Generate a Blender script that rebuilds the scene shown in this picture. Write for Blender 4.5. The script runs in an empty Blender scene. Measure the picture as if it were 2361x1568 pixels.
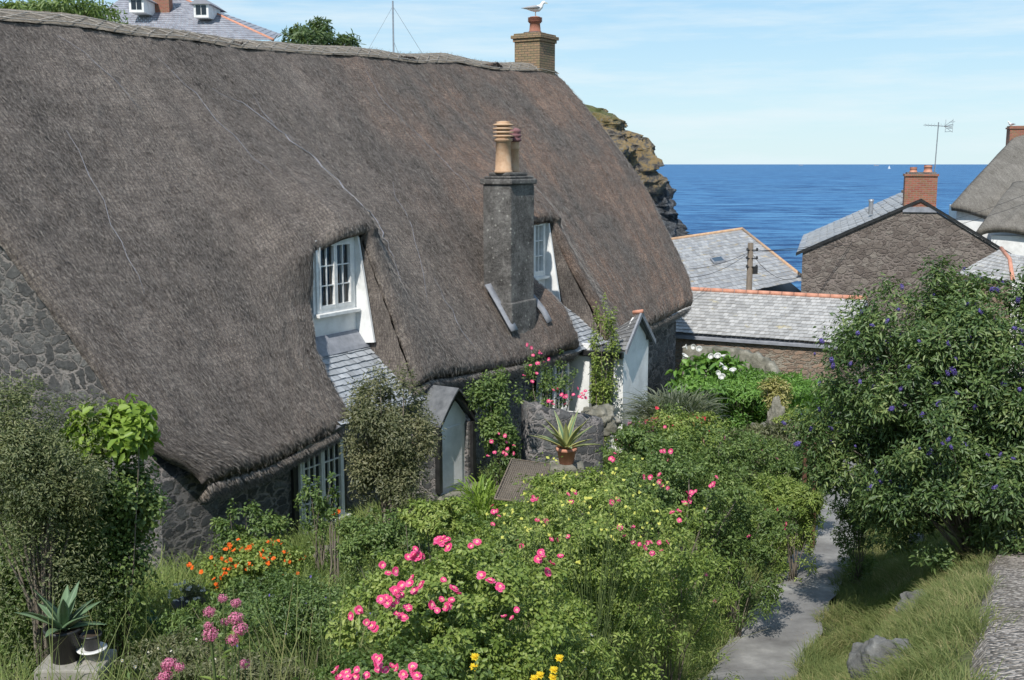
import bpy, bmesh, math, random
import numpy as np
from mathutils import Vector, Matrix, noise
random.seed(7); rng=np.random.default_rng(7)
COL=bpy.context.scene.collection
F=2531.; CX=1180.5; CY=784.; PT=math.radians(9.1); cp=math.cos(PT); sp=math.sin(PT)
def ray(px,py):
    u=(px-CX)/F; v=(CY-py)/F
    return Vector((u,cp+v*sp,-sp+v*cp))
def at(px,py,Y):
    d=ray(px,py); return d*(Y/d.y)
def sstep(x):
    x=np.clip(x,0,1); return x*x*(3-2*x)
def pathX(y): return np.where(y<20,2.7+.43*(y-11.6),6.3+.34*(y-20))
def gravX(y): return 2.76+(y-6.6)*.47
def G(x,y):
    x=np.asarray(x,float); y=np.asarray(y,float)
    m=np.where(y<11.6,-1.6-.355*y,-5.72-.1*(y-11.6))
    m=m-np.maximum(y-34,0)*.3*sstep((x+5)/15)
    zr=-1.8-.22*y
    w=sstep((x-(pathX(y)+.75))/1.9)*(1-sstep((y-17)/8))
    z=m*(1-w)+zr*w
    z=z+14.5*sstep((-x+2)/22)*sstep((y-36)/20)
    z=z-6*sstep((y-90)/40)
    return z
def g(x,y): return float(G(x,y))
def gnd(px,py,up=0):
    d=ray(px,py); Y=3.
    while Y<80:
        p=d*(Y/d.y)
        if p.z<=g(p.x,p.y): break
        Y+=.03
    p=d*(Y/d.y); p.z=g(p.x,p.y)+up; return p
# ---------------------------------------------------------------- materials
def newmat(name):
    m=bpy.data.materials.new(name); m.use_nodes=True; nt=m.node_tree
    return m,nt,nt.nodes['Principled BSDF']
def N(nt,t,**k):
    n=nt.nodes.new(t)
    for a,b in k.items(): setattr(n,a,b)
    return n
def ramp(nt,fac,stops,interp='LINEAR'):
    r=N(nt,'ShaderNodeValToRGB'); r.color_ramp.interpolation=interp
    e=r.color_ramp.elements
    while len(e)<len(stops): e.new(.5)
    for i,(p,c) in enumerate(stops):
        e[i].position=p; e[i].color=(c[0],c[1],c[2],1) if not isinstance(c,(int,float)) else (c,c,c,1)
    nt.links.new(fac,r.inputs[0]); return r.outputs[0]
def coords(nt,kind='Object',sc=(1,1,1)):
    tc=N(nt,'ShaderNodeTexCoord'); mp=N(nt,'ShaderNodeMapping'); mp.inputs['Scale'].default_value=sc
    nt.links.new(tc.outputs[kind],mp.inputs[0]); return mp.outputs[0]
def nz(nt,vec,scale,detail=4,rough=.6,out='Fac'):
    n=N(nt,'ShaderNodeTexNoise'); n.inputs['Scale'].default_value=scale; n.inputs['Detail'].default_value=detail; n.inputs['Roughness'].default_value=rough
    nt.links.new(vec,n.inputs['Vector']); return n.outputs[out]
def mixc(nt,f,a,b,mode='MIX'):
    m=N(nt,'ShaderNodeMix',data_type='RGBA',blend_type=mode)
    for s,i in ((f,0),(a,6),(b,7)):
        if hasattr(s,'links'): nt.links.new(s,m.inputs[i])
        elif i==0: m.inputs[0].default_value=s
        else: m.inputs[i].default_value=(s[0],s[1],s[2],1)
    return m.outputs[2]
def mth(nt,op,a,b=0):
    m=N(nt,'ShaderNodeMath',operation=op)
    for s,i in ((a,0),(b,1)):
        if hasattr(s,'links'): nt.links.new(s,m.inputs[i])
        else: m.inputs[i].default_value=s
    return m.outputs[0]
def bump(nt,bs,h,st=.5,dist=.02):
    b=N(nt,'ShaderNodeBump'); b.inputs['Strength'].default_value=st; b.inputs['Distance'].default_value=dist
    nt.links.new(h,b.inputs['Height']); nt.links.new(b.outputs[0],bs.inputs['Normal'])
def simple(name,c1,c2,scale=6,bst=.3,rough=.8,kind='Object',c3=None,metal=0,sc=(1,1,1),bd=.02,det=6):
    m,nt,bs=newmat(name); v=coords(nt,kind,sc); f=nz(nt,v,scale,det,.65)
    st=[(.3,c1),(.7,c2)] if c3 is None else [(.3,c1),(.55,c2),(.72,c3)]
    nt.links.new(ramp(nt,f,st),bs.inputs['Base Color']); bs.inputs['Roughness'].default_value=rough; bs.inputs['Metallic'].default_value=metal
    if bst: bump(nt,bs,f,bst,bd)
    return m
def leafmat(name,stops,tr=.3,rough=.5,cl=1.2,k_=1.9):
    m,nt,bs=newmat(name)
    ge=N(nt,'ShaderNodeNewGeometry'); v=coords(nt); n=nz(nt,v,cl,2)
    f=mth(nt,'ADD',mth(nt,'MULTIPLY',ge.outputs['Random Per Island'],.6),mth(nt,'MULTIPLY',mth(nt,'SUBTRACT',n,.3),1.0))
    k=len(stops); c=ramp(nt,f,[(i/(k-1),(s[0]*k_*1.15,s[1]*k_,s[2]*k_*1.15)) for i,s in enumerate(stops)])
    nt.links.new(c,bs.inputs['Base Color']); bs.inputs['Roughness'].default_value=rough
    t=N(nt,'ShaderNodeBsdfTranslucent'); nt.links.new(mixc(nt,.45,c,(.28,.38,.05)),t.inputs[0])
    mx=N(nt,'ShaderNodeMixShader'); mx.inputs[0].default_value=tr
    nt.links.new(bs.outputs[0],mx.inputs[1]); nt.links.new(t.outputs[0],mx.inputs[2])
    nt.links.new(mx.outputs[0],nt.nodes['Material Output'].inputs[0]); return m
def petalmat(name,c1,c2,tr=.3):
    m,nt,bs=newmat(name); ge=N(nt,'ShaderNodeNewGeometry')
    c=ramp(nt,ge.outputs['Random Per Island'],[(0,c1),(1,c2)])
    nt.links.new(c,bs.inputs['Base Color']); bs.inputs['Roughness'].default_value=.6
    t=N(nt,'ShaderNodeBsdfTranslucent'); nt.links.new(c,t.inputs[0]); mx=N(nt,'ShaderNodeMixShader'); mx.inputs[0].default_value=tr
    nt.links.new(bs.outputs[0],mx.inputs[1]); nt.links.new(t.outputs[0],mx.inputs[2]); nt.links.new(mx.outputs[0],nt.nodes['Material Output'].inputs[0]); return m
def stonemat(name,stones,mortar,scale=2.2,mw=.06,sc=(1,1,1.5),bs_=.8,dist=.42):
    m,nt,bs=newmat(name); v=coords(nt,'Object',sc)
    d=nz(nt,v,2.6,4,.6,'Color'); vv=N(nt,'ShaderNodeVectorMath',operation='ADD')
    s=N(nt,'ShaderNodeVectorMath',operation='SCALE'); s.inputs['Scale'].default_value=dist
    nt.links.new(d,s.inputs[0]); nt.links.new(v,vv.inputs[0]); nt.links.new(s.outputs[0],vv.inputs[1])
    e=N(nt,'ShaderNodeTexVoronoi',feature='DISTANCE_TO_EDGE'); e.inputs['Scale'].default_value=scale; nt.links.new(vv.outputs[0],e.inputs['Vector'])
    c=N(nt,'ShaderNodeTexVoronoi',feature='F1'); c.inputs['Scale'].default_value=scale; nt.links.new(vv.outputs[0],c.inputs['Vector'])
    sepc=N(nt,'ShaderNodeSeparateColor'); nt.links.new(c.outputs['Color'],sepc.inputs[0])
    fn=nz(nt,v,11,8,.8); big=nz(nt,v,1.1,3,.6)
    f2=mth(nt,'ADD',mth(nt,'MULTIPLY',sepc.outputs[0],.5),mth(nt,'MULTIPLY',mth(nt,'SUBTRACT',fn,.35),1.7))
    k=len(stones); sc_=ramp(nt,f2,[(i/(k-1),q) for i,q in enumerate(stones)])
    ed=mth(nt,'ADD',e.outputs['Distance'],mth(nt,'MULTIPLY',mth(nt,'SUBTRACT',fn,.5),.32))
    ed=mth(nt,'ADD',ed,mth(nt,'MULTIPLY',mth(nt,'SUBTRACT',big,.5),.4))
    fac=ramp(nt,ed,[(mw*.3,0.),(mw*1.8,1.)])
    mo=mixc(nt,fn,[q*.5 for q in mortar],[q*1.4 for q in mortar])
    nt.links.new(mixc(nt,fac,mo,sc_),bs.inputs['Base Color']); bs.inputs['Roughness'].default_value=.9
    h=mth(nt,'ADD',ramp(nt,ed,[(0,0.),(.16,1.)]),mth(nt,'MULTIPLY',fn,.7)); bump(nt,bs,h,bs_,.05)
    return m
def brickmat(name,c1,c2,mo,w=.22,h=.075):
    m,nt,bs=newmat(name); v=coords(nt,'UV'); b=N(nt,'ShaderNodeTexBrick'); b.inputs['Scale'].default_value=1
    b.inputs['Brick Width'].default_value=w; b.inputs['Row Height'].default_value=h; b.inputs['Mortar Size'].default_value=.009
    for i,c in ((1,c1),(2,c2),(3,mo)): b.inputs[i].default_value=(*c,1)
    nt.links.new(v,b.inputs['Vector']); o=coords(nt); n=nz(nt,o,7,7,.75)
    nt.links.new(mixc(nt,ramp(nt,n,[(.42,0.),(.65,.7)]),b.outputs['Color'],(.2,.18,.09)),bs.inputs['Base Color'])
    bs.inputs['Roughness'].default_value=.9; bump(nt,bs,mth(nt,'SUBTRACT',n,b.outputs['Fac']),.8,.03); return m
def slatemat(name,stops,lich=None,la=.62):
    m,nt,bs=newmat(name); ge=N(nt,'ShaderNodeNewGeometry'); o=coords(nt); n=nz(nt,o,7,5,.7)
    f=mth(nt,'ADD',mth(nt,'MULTIPLY',ge.outputs['Random Per Island'],.7),mth(nt,'MULTIPLY',mth(nt,'SUBTRACT',n,.3),.8))
    k=len(stops); c=ramp(nt,f,[(i/(k-1),q) for i,q in enumerate(stops)])
    if lich:
        n2=nz(nt,o,2.3,8,.75); c=mixc(nt,ramp(nt,n2,[(la,0.),(la+.08,.8)]),c,lich)
    nt.links.new(c,bs.inputs['Base Color']); bs.inputs['Roughness'].default_value=.55; bump(nt,bs,n,.3,.01); return m
def thatchmat(name,stops,brown=None,net=True,xs=30,ys=3.2):
    m,nt,bs=newmat(name); v=coords(nt,'UV'); mp=N(nt,'ShaderNodeMapping'); mp.inputs['Scale'].default_value=(xs,ys,1); nt.links.new(v,mp.inputs[0])
    s1=nz(nt,mp.outputs[0],1.3,8,.95); s2=nz(nt,v,.45,3,.6); s3=nz(nt,v,3.0,5,.7)
    mp3=N(nt,'ShaderNodeMapping'); mp3.inputs['Scale'].default_value=(1.8,.6,1); nt.links.new(v,mp3.inputs[0])
    s4=nz(nt,mp3.outputs[0],20,6,1.)
    mp2=N(nt,'ShaderNodeMapping'); mp2.inputs['Scale'].default_value=(1.5,.1,1); nt.links.new(v,mp2.inputs[0]); s5=nz(nt,mp2.outputs[0],1,5,.65)
    f=mth(nt,'ADD',mth(nt,'MULTIPLY',s1,1.9),mth(nt,'ADD',mth(nt,'MULTIPLY',s3,.6),mth(nt,'ADD',mth(nt,'MULTIPLY',s4,2.4),mth(nt,'ADD',mth(nt,'MULTIPLY',s2,.6),mth(nt,'MULTIPLY',s5,.5)))))
    f=mth(nt,'SUBTRACT',f,2.46)
    k=len(stops); c=ramp(nt,f,[(.08+.84*i/(k-1),q) for i,q in enumerate(stops)])
    if brown:
        sx=N(nt,'ShaderNodeSeparateXYZ'); nt.links.new(v,sx.inputs[0])
        bf=mth(nt,'MULTIPLY',ramp(nt,mth(nt,'DIVIDE',sx.outputs[0],20),[(.4,.15),(.6,1.)]),ramp(nt,mth(nt,'ADD',mth(nt,'MULTIPLY',s2,.6),mth(nt,'MULTIPLY',s5,.4)),[(.4,.0),(.56,.9)]))
        c=mixc(nt,bf,c,mixc(nt,1.,c,brown,'MULTIPLY'))
    h=f
    if net:
        vo=N(nt,'ShaderNodeTexVoronoi',feature='DISTANCE_TO_EDGE'); vo.inputs['Scale'].default_value=15; vo.inputs['Randomness'].default_value=.35; nt.links.new(v,vo.inputs['Vector'])
        nf=ramp(nt,vo.outputs['Distance'],[(.03,1.),(.12,0.)])
        nf=mth(nt,'MULTIPLY',nf,ramp(nt,s2,[(.35,.2),(.62,.5)]))
        c=mixc(nt,nf,c,(.07,.07,.085))
    nt.links.new(c,bs.inputs['Base Color']); bs.inputs['Roughness'].default_value=1; bs.inputs['Specular IOR Level'].default_value=.1
    bump(nt,bs,h,.85,.04); return m
M={}
M['thatch']=thatchmat('thatch',[(.035,.03,.027),(.14,.121,.107),(.28,.247,.22),(.6,.54,.47)],brown=(1.15,.87,.73))
M['thatch_light']=thatchmat('thatch_ridge',[(.15,.13,.105),(.36,.31,.25),(.58,.52,.44)],net=False,xs=40,ys=5)
M['thatch_far']=thatchmat('thatch_far',[(.1,.092,.08),(.21,.195,.17),(.36,.335,.3)],net=False,xs=9,ys=2)
M['straw']=petalmat('straw',(.07,.06,.052),(.42,.365,.31),0)
M['litter']=petalmat('litter',(.1,.08,.05),(.35,.28,.18),0)
M['rod']=simple('hazel_rod',(.3,.27,.23),(.55,.5,.45),20,.2)
M['netfold']=simple('netting_fold',(.17,.17,.19),(.3,.305,.34),30,.3)
M['stone_dark']=stonemat('stone_dark',[(.022,.023,.024),(.06,.061,.062),(.11,.11,.108),(.27,.265,.25)],(.29,.265,.25),3.4,.07,dist=.6)
M['stone_gable']=stonemat('stone_gable',[(.07,.055,.048),(.13,.105,.09),(.2,.17,.145),(.3,.27,.23)],(.24,.2,.175),3.6,.05)
M['stone_red']=stonemat('stone_red',[(.12,.09,.07),(.22,.16,.12),(.3,.22,.16),(.38,.2,.13)],(.33,.29,.23),3.6,.05,(1,1,2.4))
M['boulder']=simple('boulder',(.06,.06,.056),(.18,.18,.17),3,1.,.95,c3=(.4,.4,.37),bd=.12,det=10)
M['wallstone']=simple('mossy_wall_stone',(.06,.06,.045),(.2,.19,.15),3.5,.9,.9,c3=(.36,.34,.29),bd=.08,det=10)
M['white']=simple('limewash',(.62,.62,.6),(.8,.8,.78),2.5,.35,.85,c3=(.86,.86,.84))
M['paint']=simple('white_gloss_paint',(.62,.62,.6),(.82,.82,.8),8,.05,.4)
M['black']=simple('black_paint',(.012,.012,.013),(.035,.035,.035),8,.1,.4)
m,nt,bs=newmat('grey_render'); v=coords(nt); f1=nz(nt,v,2.2,12,.75); f2=nz(nt,v,16,8,.8); vo=N(nt,'ShaderNodeTexVoronoi'); vo.inputs['Scale'].default_value=5.5; nt.links.new(v,vo.inputs['Vector'])
c=ramp(nt,mth(nt,'ADD',mth(nt,'MULTIPLY',f1,.6),mth(nt,'MULTIPLY',f2,.4)),[(.38,(.04,.037,.034)),(.48,(.12,.113,.105)),(.56,(.21,.2,.185)),(.66,(.33,.32,.29))])
c=mixc(nt,ramp(nt,mth(nt,'ADD',vo.outputs['Distance'],mth(nt,'MULTIPLY',f2,.3)),[(.24,.85),(.33,0.)]),c,(.4,.39,.35)); nt.links.new(c,bs.inputs['Base Color']); bs.inputs['Roughness'].default_value=.95; bump(nt,bs,mth(nt,'ADD',f1,f2),1.,.06); M['render']=m
M['lead']=simple('lead',(.17,.18,.2),(.3,.31,.34),5,.3,.6)
M['slatedark']=simple('dark_slate',(.07,.075,.08),(.16,.165,.17),6,.4,.6)
M['pot_buff']=simple('buff_clay',(.36,.22,.13),(.52,.34,.21),6,.2,.85,c3=(.5,.39,.28))
M['pot_red']=simple('red_clay',(.24,.09,.06),(.38,.17,.11),6,.2,.85)
M['pot_purple']=simple('purple_clay',(.14,.06,.07),(.27,.13,.13),6,.2,.8)
M['terracotta']=simple('terracotta',(.45,.18,.11),(.62,.32,.22),5,.2,.8)
M['brick_lichen']=brickmat('brick_lichen',(.24,.17,.1),(.36,.21,.13),(.1,.09,.07))
M['brick_red']=brickmat('brick_red',(.27,.07,.05),(.38,.12,.08),(.3,.22,.18))
M['glass']=newmat('glass')[0]; b_=M['glass'].node_tree.nodes['Principled BSDF']; b_.inputs['Base Color'].default_value=(.02,.025,.03,1); b_.inputs['Roughness'].default_value=.06
M['curtain']=simple('curtain',(.3,.32,.35),(.55,.57,.59),12,.3,.9,sc=(6,1,.3))
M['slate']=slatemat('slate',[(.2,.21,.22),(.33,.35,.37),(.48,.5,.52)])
M['slate_far']=slatemat('slate_far',[(.22,.22,.22),(.32,.32,.32),(.44,.44,.43)],(.46,.34,.14),.57)
M['slate_low']=slatemat('slate_low',[(.25,.245,.235),(.37,.365,.35),(.5,.49,.47)],(.45,.38,.2),.6)
M['slate_hill']=slatemat('slate_hill',[(.2,.2,.22),(.27,.27,.3),(.34,.34,.36)])
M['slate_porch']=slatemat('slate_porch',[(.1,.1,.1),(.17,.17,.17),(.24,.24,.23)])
M['wood']=simple('weathered_wood',(.1,.08,.06),(.22,.18,.14),8,.4,.9,sc=(3,3,.4))
M['rust']=simple('rusty_iron',(.06,.03,.02),(.16,.07,.04),14,.4,.9)
M['metal']=simple('galvanised_metal',(.3,.31,.33),(.42,.43,.45),10,.1,.4,metal=.6)
M['wire']=simple('dark_wire',(.02,.02,.02),(.04,.04,.04),10,0,.6)
M['blackplastic']=simple('black_plastic',(.015,.015,.016),(.03,.03,.03),8,.1,.45)
M['teal']=simple('teal_plastic',(.0,.09,.07),(.01,.13,.11),8,.1,.45)
M['concrete']=simple('concrete',(.2,.19,.16),(.36,.34,.3),6,.5,.9)
M['soil']=simple('soil',(.03,.02,.012),(.07,.05,.03),12,.6,1)
M['bark']=simple('bark',(.1,.08,.06),(.28,.24,.19),14,.6,.95,sc=(2,2,.5))
M['stem']=simple('green_stem',(.05,.08,.02),(.13,.17,.05),10,.1,.7)
M['gullwhite']=simple('white_feathers',(.75,.75,.75),(.85,.85,.85),20,.1,.8)
M['gullgrey']=simple('grey_feathers',(.28,.29,.31),(.4,.41,.43),20,.1,.8)
M['yellow']=petalmat('yellow_petals',(.75,.5,.01),(.85,.68,.04))
M['lemon']=petalmat('lemon_petals',(.65,.65,.1),(.8,.78,.25))
M['pink']=petalmat('pink_petals',(.72,.03,.17),(.88,.14,.34))
M['palepink']=petalmat('pale_pink_petals',(.85,.35,.45),(.9,.6,.62))
M['red']=petalmat('red_petals',(.6,.02,.05),(.8,.08,.14))
M['orange']=petalmat('orange_petals',(.85,.1,.01),(.9,.24,.02))
M['valerian']=petalmat('valerian_petals',(.55,.12,.25),(.75,.3,.42))
M['violet']=petalmat('violet_petals',(.1,.07,.3),(.22,.17,.5))
M['whitepetal']=petalmat('white_petals',(.72,.72,.68),(.84,.84,.8))
M['L_rose']=leafmat('rose_leaves',[(.016,.034,.009),(.038,.074,.016),(.072,.122,.028),(.125,.18,.046)])
M['L_dark']=leafmat('dark_leaves',[(.01,.022,.009),(.026,.053,.016),(.048,.085,.026),(.085,.127,.042)])
M['L_light']=leafmat('light_leaves',[(.04,.075,.012),(.075,.126,.02),(.12,.175,.034),(.185,.235,.062)])
M['L_olive']=leafmat('olive_leaves',[(.022,.032,.012),(.053,.067,.028),(.088,.102,.045),(.14,.148,.072)])
M['L_sage']=leafmat('sage_leaves',[(.02,.034,.012),(.05,.072,.026),(.085,.11,.04),(.14,.16,.07)])
M['L_hebe']=leafmat('hebe_leaves',[(.01,.026,.008),(.03,.063,.017),(.062,.107,.028),(.14,.185,.06)],.28,.45,2.2,1.9)
M['L_lime']=leafmat('lime_leaves',[(.08,.16,.02),(.13,.24,.025),(.18,.3,.04),(.22,.35,.06)],.35,k_=1.2)
M['L_yellow']=leafmat('yellow_green_leaves',[(.14,.17,.03),(.26,.29,.07),(.38,.4,.14),(.45,.47,.2)],k_=1.0)
M['L_strap']=leafmat('strap_leaves',[(.03,.08,.014),(.06,.15,.022),(.1,.22,.035),(.15,.3,.055)],.35,k_=1.5)
M['L_greystrap']=leafmat('grey_strap_leaves',[(.025,.035,.02),(.05,.07,.04),(.085,.11,.06),(.14,.16,.09)],k_=1.7)
M['grass']=leafmat('grass_blades',[(.035,.065,.014),(.07,.115,.025),(.11,.165,.04),(.18,.22,.07)],.35,.7,.7,k_=1.7)
M['drygrass']=leafmat('bank_grass_blades',[(.045,.08,.02),(.085,.13,.034),(.14,.18,.055),(.3,.28,.13)],.35,.8,1.6,k_=1.3)
M['agave']=simple('agave_skin',(.1,.17,.09),(.17,.25,.13),3,.1,.5)
M['agave_edge']=simple('agave_edge',(.4,.42,.14),(.5,.5,.22),3,.1,.5)
# ---------------------------------------------------------------- builders
ZABS=set()
def thing(name,label,cat,loc=(0,0,0),rotz=0,group=None,zabs=False):
    o=bpy.data.objects.new(name,None); COL.objects.link(o); o.empty_display_size=.2
    o.location=loc; o.rotation_euler=(0,0,rotz); o['label']=label; o['category']=cat
    if group: o['group']=group
    if zabs: ZABS.add(o.name)
    return o
def tag(o,label,cat,group=None,kind=None):
    o['label']=label; o['category']=cat
    if group: o['group']=group
    if kind: o['kind']=kind
    return o
def link(name,me,parent=None):
    o=bpy.data.objects.new(name,me); COL.objects.link(o)
    if parent:
        o.parent=parent
        if parent.name in ZABS: o.location.z=-parent.location.z
    return o
class MB:
    def __init__(s): s.v=[]; s.f=[]; s.m=[]
    def add(s,vs,fs,m=0):
        k=len(s.v); s.v+= [tuple(q) for q in vs]; s.f+=[tuple(i+k for i in f) for f in fs]; s.m+=[m]*len(fs); return s
    def box(s,x0,x1,y0,y1,z0,z1,m=0):
        return s.add([(x0,y0,z0),(x1,y0,z0),(x1,y1,z0),(x0,y1,z0),(x0,y0,z1),(x1,y0,z1),(x1,y1,z1),(x0,y1,z1)],
            [(0,3,2,1),(4,5,6,7),(0,1,5,4),(1,2,6,5),(2,3,7,6),(3,0,4,7)],m)
    def prism(s,poly,vec,m=0):
        n=len(poly); vec=Vector(vec); a=[Vector(p) for p in poly]; b=[p+vec for p in a]
        fs=[tuple(range(n))[::-1],tuple(range(n,2*n))]+[(i,(i+1)%n,n+(i+1)%n,n+i) for i in range(n)]
        return s.add(a+b,fs,m)
    def tube(s,pts,r,n=6,m=0):
        pts=[Vector(p) for p in pts]; k=len(pts); rs=r if isinstance(r,(list,tuple)) else [r]*k
        vs=[]; fs=[]; up=Vector((.3,.2,1)).normalized()
        for i,p in enumerate(pts):
            d=(pts[min(i+1,k-1)]-pts[max(i-1,0)]).normalized()
            a=d.cross(up); 
            if a.length<.1: a=d.cross(Vector((1,0,0)))
            a.normalize(); b=d.cross(a)
            for j in range(n):
                t=2*math.pi*j/n; vs.append(p+(a*math.cos(t)+b*math.sin(t))*rs[i])
        for i in range(k-1):
            for j in range(n): fs.append((i*n+j,i*n+(j+1)%n,(i+1)*n+(j+1)%n,(i+1)*n+j))
        fs.append(tuple(range(n))[::-1]); fs.append(tuple(range((k-1)*n,k*n)))
        return s.add(vs,fs,m)
    def lathe(s,c,prof,n=16,m=0):
        vs=[]; fs=[]
        for r,z in prof:
            for j in range(n):
                t=2*math.pi*j/n; vs.append((c[0]+r*math.cos(t),c[1]+r*math.sin(t),c[2]+z))
        k=len(prof)
        for i in range(k-1):
            for j in range(n): fs.append((i*n+j,i*n+(j+1)%n,(i+1)*n+(j+1)%n,(i+1)*n+j))
        fs.append(tuple(range(n))[::-1]); fs.append(tuple(range((k-1)*n,k*n)))
        return s.add(vs,fs,m)
    def slates(s,A_,B_,C_,D_,rows,cols,m=0,th=.014):
        A_,B_,C_,D_=map(Vector,(A_,B_,C_,D_)); nrm=(B_-A_).cross(D_-A_).normalized()
        def P(u,v): return (A_.lerp(B_,u)).lerp(D_.lerp(C_,u),v)
        for r in range(rows):
            off=.5*(r%2)
            for c in range(-1,cols):
                u0=(c+off)/cols; u1=(c+1+off)/cols
                u0=max(0,u0); u1=min(1,u1)
                if u1-u0<.1/cols: continue
                v0=r/rows-.12/rows*random.random(); v1=min(1,(r+1.15)/rows); v0=max(v0,-.01)
                g_=.02/cols; h=th*(1+.5*random.random())
                a=P(u0+g_,v0)+nrm*h*1.6; b=P(u1-g_,v0+random.uniform(-.05,.05)/rows)+nrm*h*1.6; cc=P(u1-g_,v1)+nrm*.002; d=P(u0+g_,v1)+nrm*.002
                s.add([a,b,cc,d,a-nrm*h,b-nrm*h],[(0,1,2,3),(4,5,1,0)],m)
        return s
    def build(s,name,mats,parent=None,smooth=False,bevel=0,off=None):
        me=bpy.data.meshes.new(name)
        vs=s.v if off is None else [(a-off[0],b-off[1],c-off[2]) for a,b,c in s.v]
        me.from_pydata(vs,[],s.f); me.validate()
        if not isinstance(mats,(list,tuple)): mats=[mats]
        for q in mats: me.materials.append(q)
        if len(mats)>1 and len(me.polygons)==len(s.m): me.polygons.foreach_set('material_index',s.m)
        bm=bmesh.new(); bm.from_mesh(me); bmesh.ops.recalc_face_normals(bm,faces=bm.faces)
        uvl=bm.loops.layers.uv.new('UVMap')
        for f in bm.faces:
            n=f.normal; ax=max(range(3),key=lambda i:abs(n[i]))
            f.smooth=smooth
            for l in f.loops:
                c=l.vert.co; l[uvl].uv=(c.y,c.z) if ax==0 else ((c.x,c.z) if ax==1 else (c.x,c.y))
        bm.to_mesh(me); bm.free()
        o=link(name,me,parent)
        if bevel:
            b=o.modifiers.new('bevel','BEVEL'); b.width=bevel; b.segments=2; b.limit_method='ANGLE'
        return o
def npmesh(name,V,Fq,mat,parent=None,off=None,uv=None,smooth=False):
    V=np.asarray(V,np.float32).reshape(-1,3)
    if off is not None: V=V-np.array(off,np.float32)
    me=bpy.data.meshes.new(name); Fq=np.asarray(Fq,np.int32)
    me.vertices.add(len(V)); me.vertices.foreach_set('co',V.ravel())
    me.loops.add(Fq.size); me.loops.foreach_set('vertex_index',Fq.ravel())
    me.polygons.add(len(Fq)); me.polygons.foreach_set('loop_start',np.arange(0,Fq.size,Fq.shape[1],dtype=np.int32))
    me.materials.append(mat) if not isinstance(mat,(list,tuple)) else [me.materials.append(q) for q in mat]
    if uv is not None:
        l=me.uv_layers.new(name='UVMap'); l.data.foreach_set('uv',np.asarray(uv,np.float32)[Fq.ravel()].ravel())
    me.update(calc_edges=True)
    if smooth: me.polygons.foreach_set('use_smooth',np.ones(len(Fq),bool))
    return link(name,me,parent)
def nrm(a): return a/np.maximum(np.linalg.norm(a,axis=1,keepdims=True),1e-6)
def leaves(name,C,D,Nn,L,W,mat,parent=None,off=None,fold=.2,droop=.15):
    n=len(C); D=nrm(D); S=nrm(np.cross(D,Nn)); U=nrm(np.cross(S,D)); L=np.broadcast_to(L,(n,))[:,None]; W=np.broadcast_to(W,(n,))[:,None]
    dz=np.zeros((n,3)); dz[:,2]=1
    V=np.stack([C, C+D*L*.3+S*W*.45+U*W*fold, C+D*L*.68+S*W*.38+U*W*fold-dz*L*droop*.45, C+D*L-dz*L*droop,
                C+D*L*.68-S*W*.38+U*W*fold-dz*L*droop*.45, C+D*L*.3-S*W*.45+U*W*fold],1).reshape(-1,3)
    k=np.arange(n)[:,None]*6
    Fq=np.concatenate([k+np.array([0,1,2,3]),k+np.array([0,3,4,5])],1).reshape(-1,4)
    return npmesh(name,V,Fq,mat,parent,off)
def strips(name,C,D,Nn,L,W,mat,parent=None,off=None,droop=.4):
    n=len(C); D=nrm(D); S=nrm(np.cross(D,Nn)); L=np.broadcast_to(L,(n,))[:,None]; W=np.broadcast_to(W,(n,))[:,None]
    dz=np.zeros((n,3)); dz[:,2]=1; vs=[]
    for t,w in ((0,.7),(.35,1.),(.7,.75),(1.,.08)):
        p=C+D*L*t-dz*L*droop*t*t; vs+=[p-S*W*.5*w,p+S*W*.5*w]
    V=np.stack(vs,1).reshape(-1,3); k=np.arange(n)[:,None]*8
    Fq=np.concatenate([k+np.array([0,1,3,2]),k+np.array([2,3,5,4]),k+np.array([4,5,7,6])],1).reshape(-1,4)
    return npmesh(name,V,Fq,mat,parent,off)
def sph(n):
    return nrm(rng.normal(size=(n,3)))
def cloud(c,R,n,K,rcf=.36,inner=.2,up=.65):
    c=np.array(c); R=np.array(R); cd=sph(K); cd[:,2]=np.abs(cd[:,2])*np.where(rng.random(K)<up,1,-1)
    rad=np.where(rng.random(K)<inner,rng.uniform(.1,.45,K),rng.uniform(.6,1.05,K))
    cc=c+cd*rad[:,None]*R; rc=rcf*rng.uniform(.4,1.4,K)
    wts=rc**2; i=rng.choice(K,n,p=wts/wts.sum()); d=sph(n)
    P=cc[i]+d*R*rc[i][:,None]*(rng.random(n)**.5)[:,None]*rng.uniform(.8,1.4,(n,1))
    Nn=nrm(d*.7+nrm(P-c)*.6+np.array([0,0,.5])+rng.normal(size=(n,3))*.45)
    D=nrm(np.cross(Nn,sph(n))+d*.4)
    return P,D,Nn,cc,rc
def inst(me,name,parent,loc,rot,sc):
    o=bpy.data.objects.new(name,me); COL.objects.link(o); o.parent=parent; o.location=loc; o.rotation_euler=rot; o.scale=(sc,)*3; return o
def petals(mb,n,R,w,z0,cup,m,rot=0):
    for i in range(n):
        t=2*math.pi*i/n+rot; d=Vector((math.cos(t),math.sin(t),0)); s=Vector((-d.y,d.x,0)); u=Vector((0,0,1))
        b=u*z0; j=random.uniform(.8,1.15); R_=R*j; cu=cup*random.uniform(.3,1.5)
        mb.add([b,b+d*R_*.5+s*w*.5+u*cu*.3,b+d*R_*.92+s*w*.42+u*cu,b+d*R_+u*cu*.7,b+d*R_*.92-s*w*.42+u*cu*1.2,b+d*R_*.5-s*w*.5+u*cu*.3],[(0,1,2,3),(0,3,4,5)],m)
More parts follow.
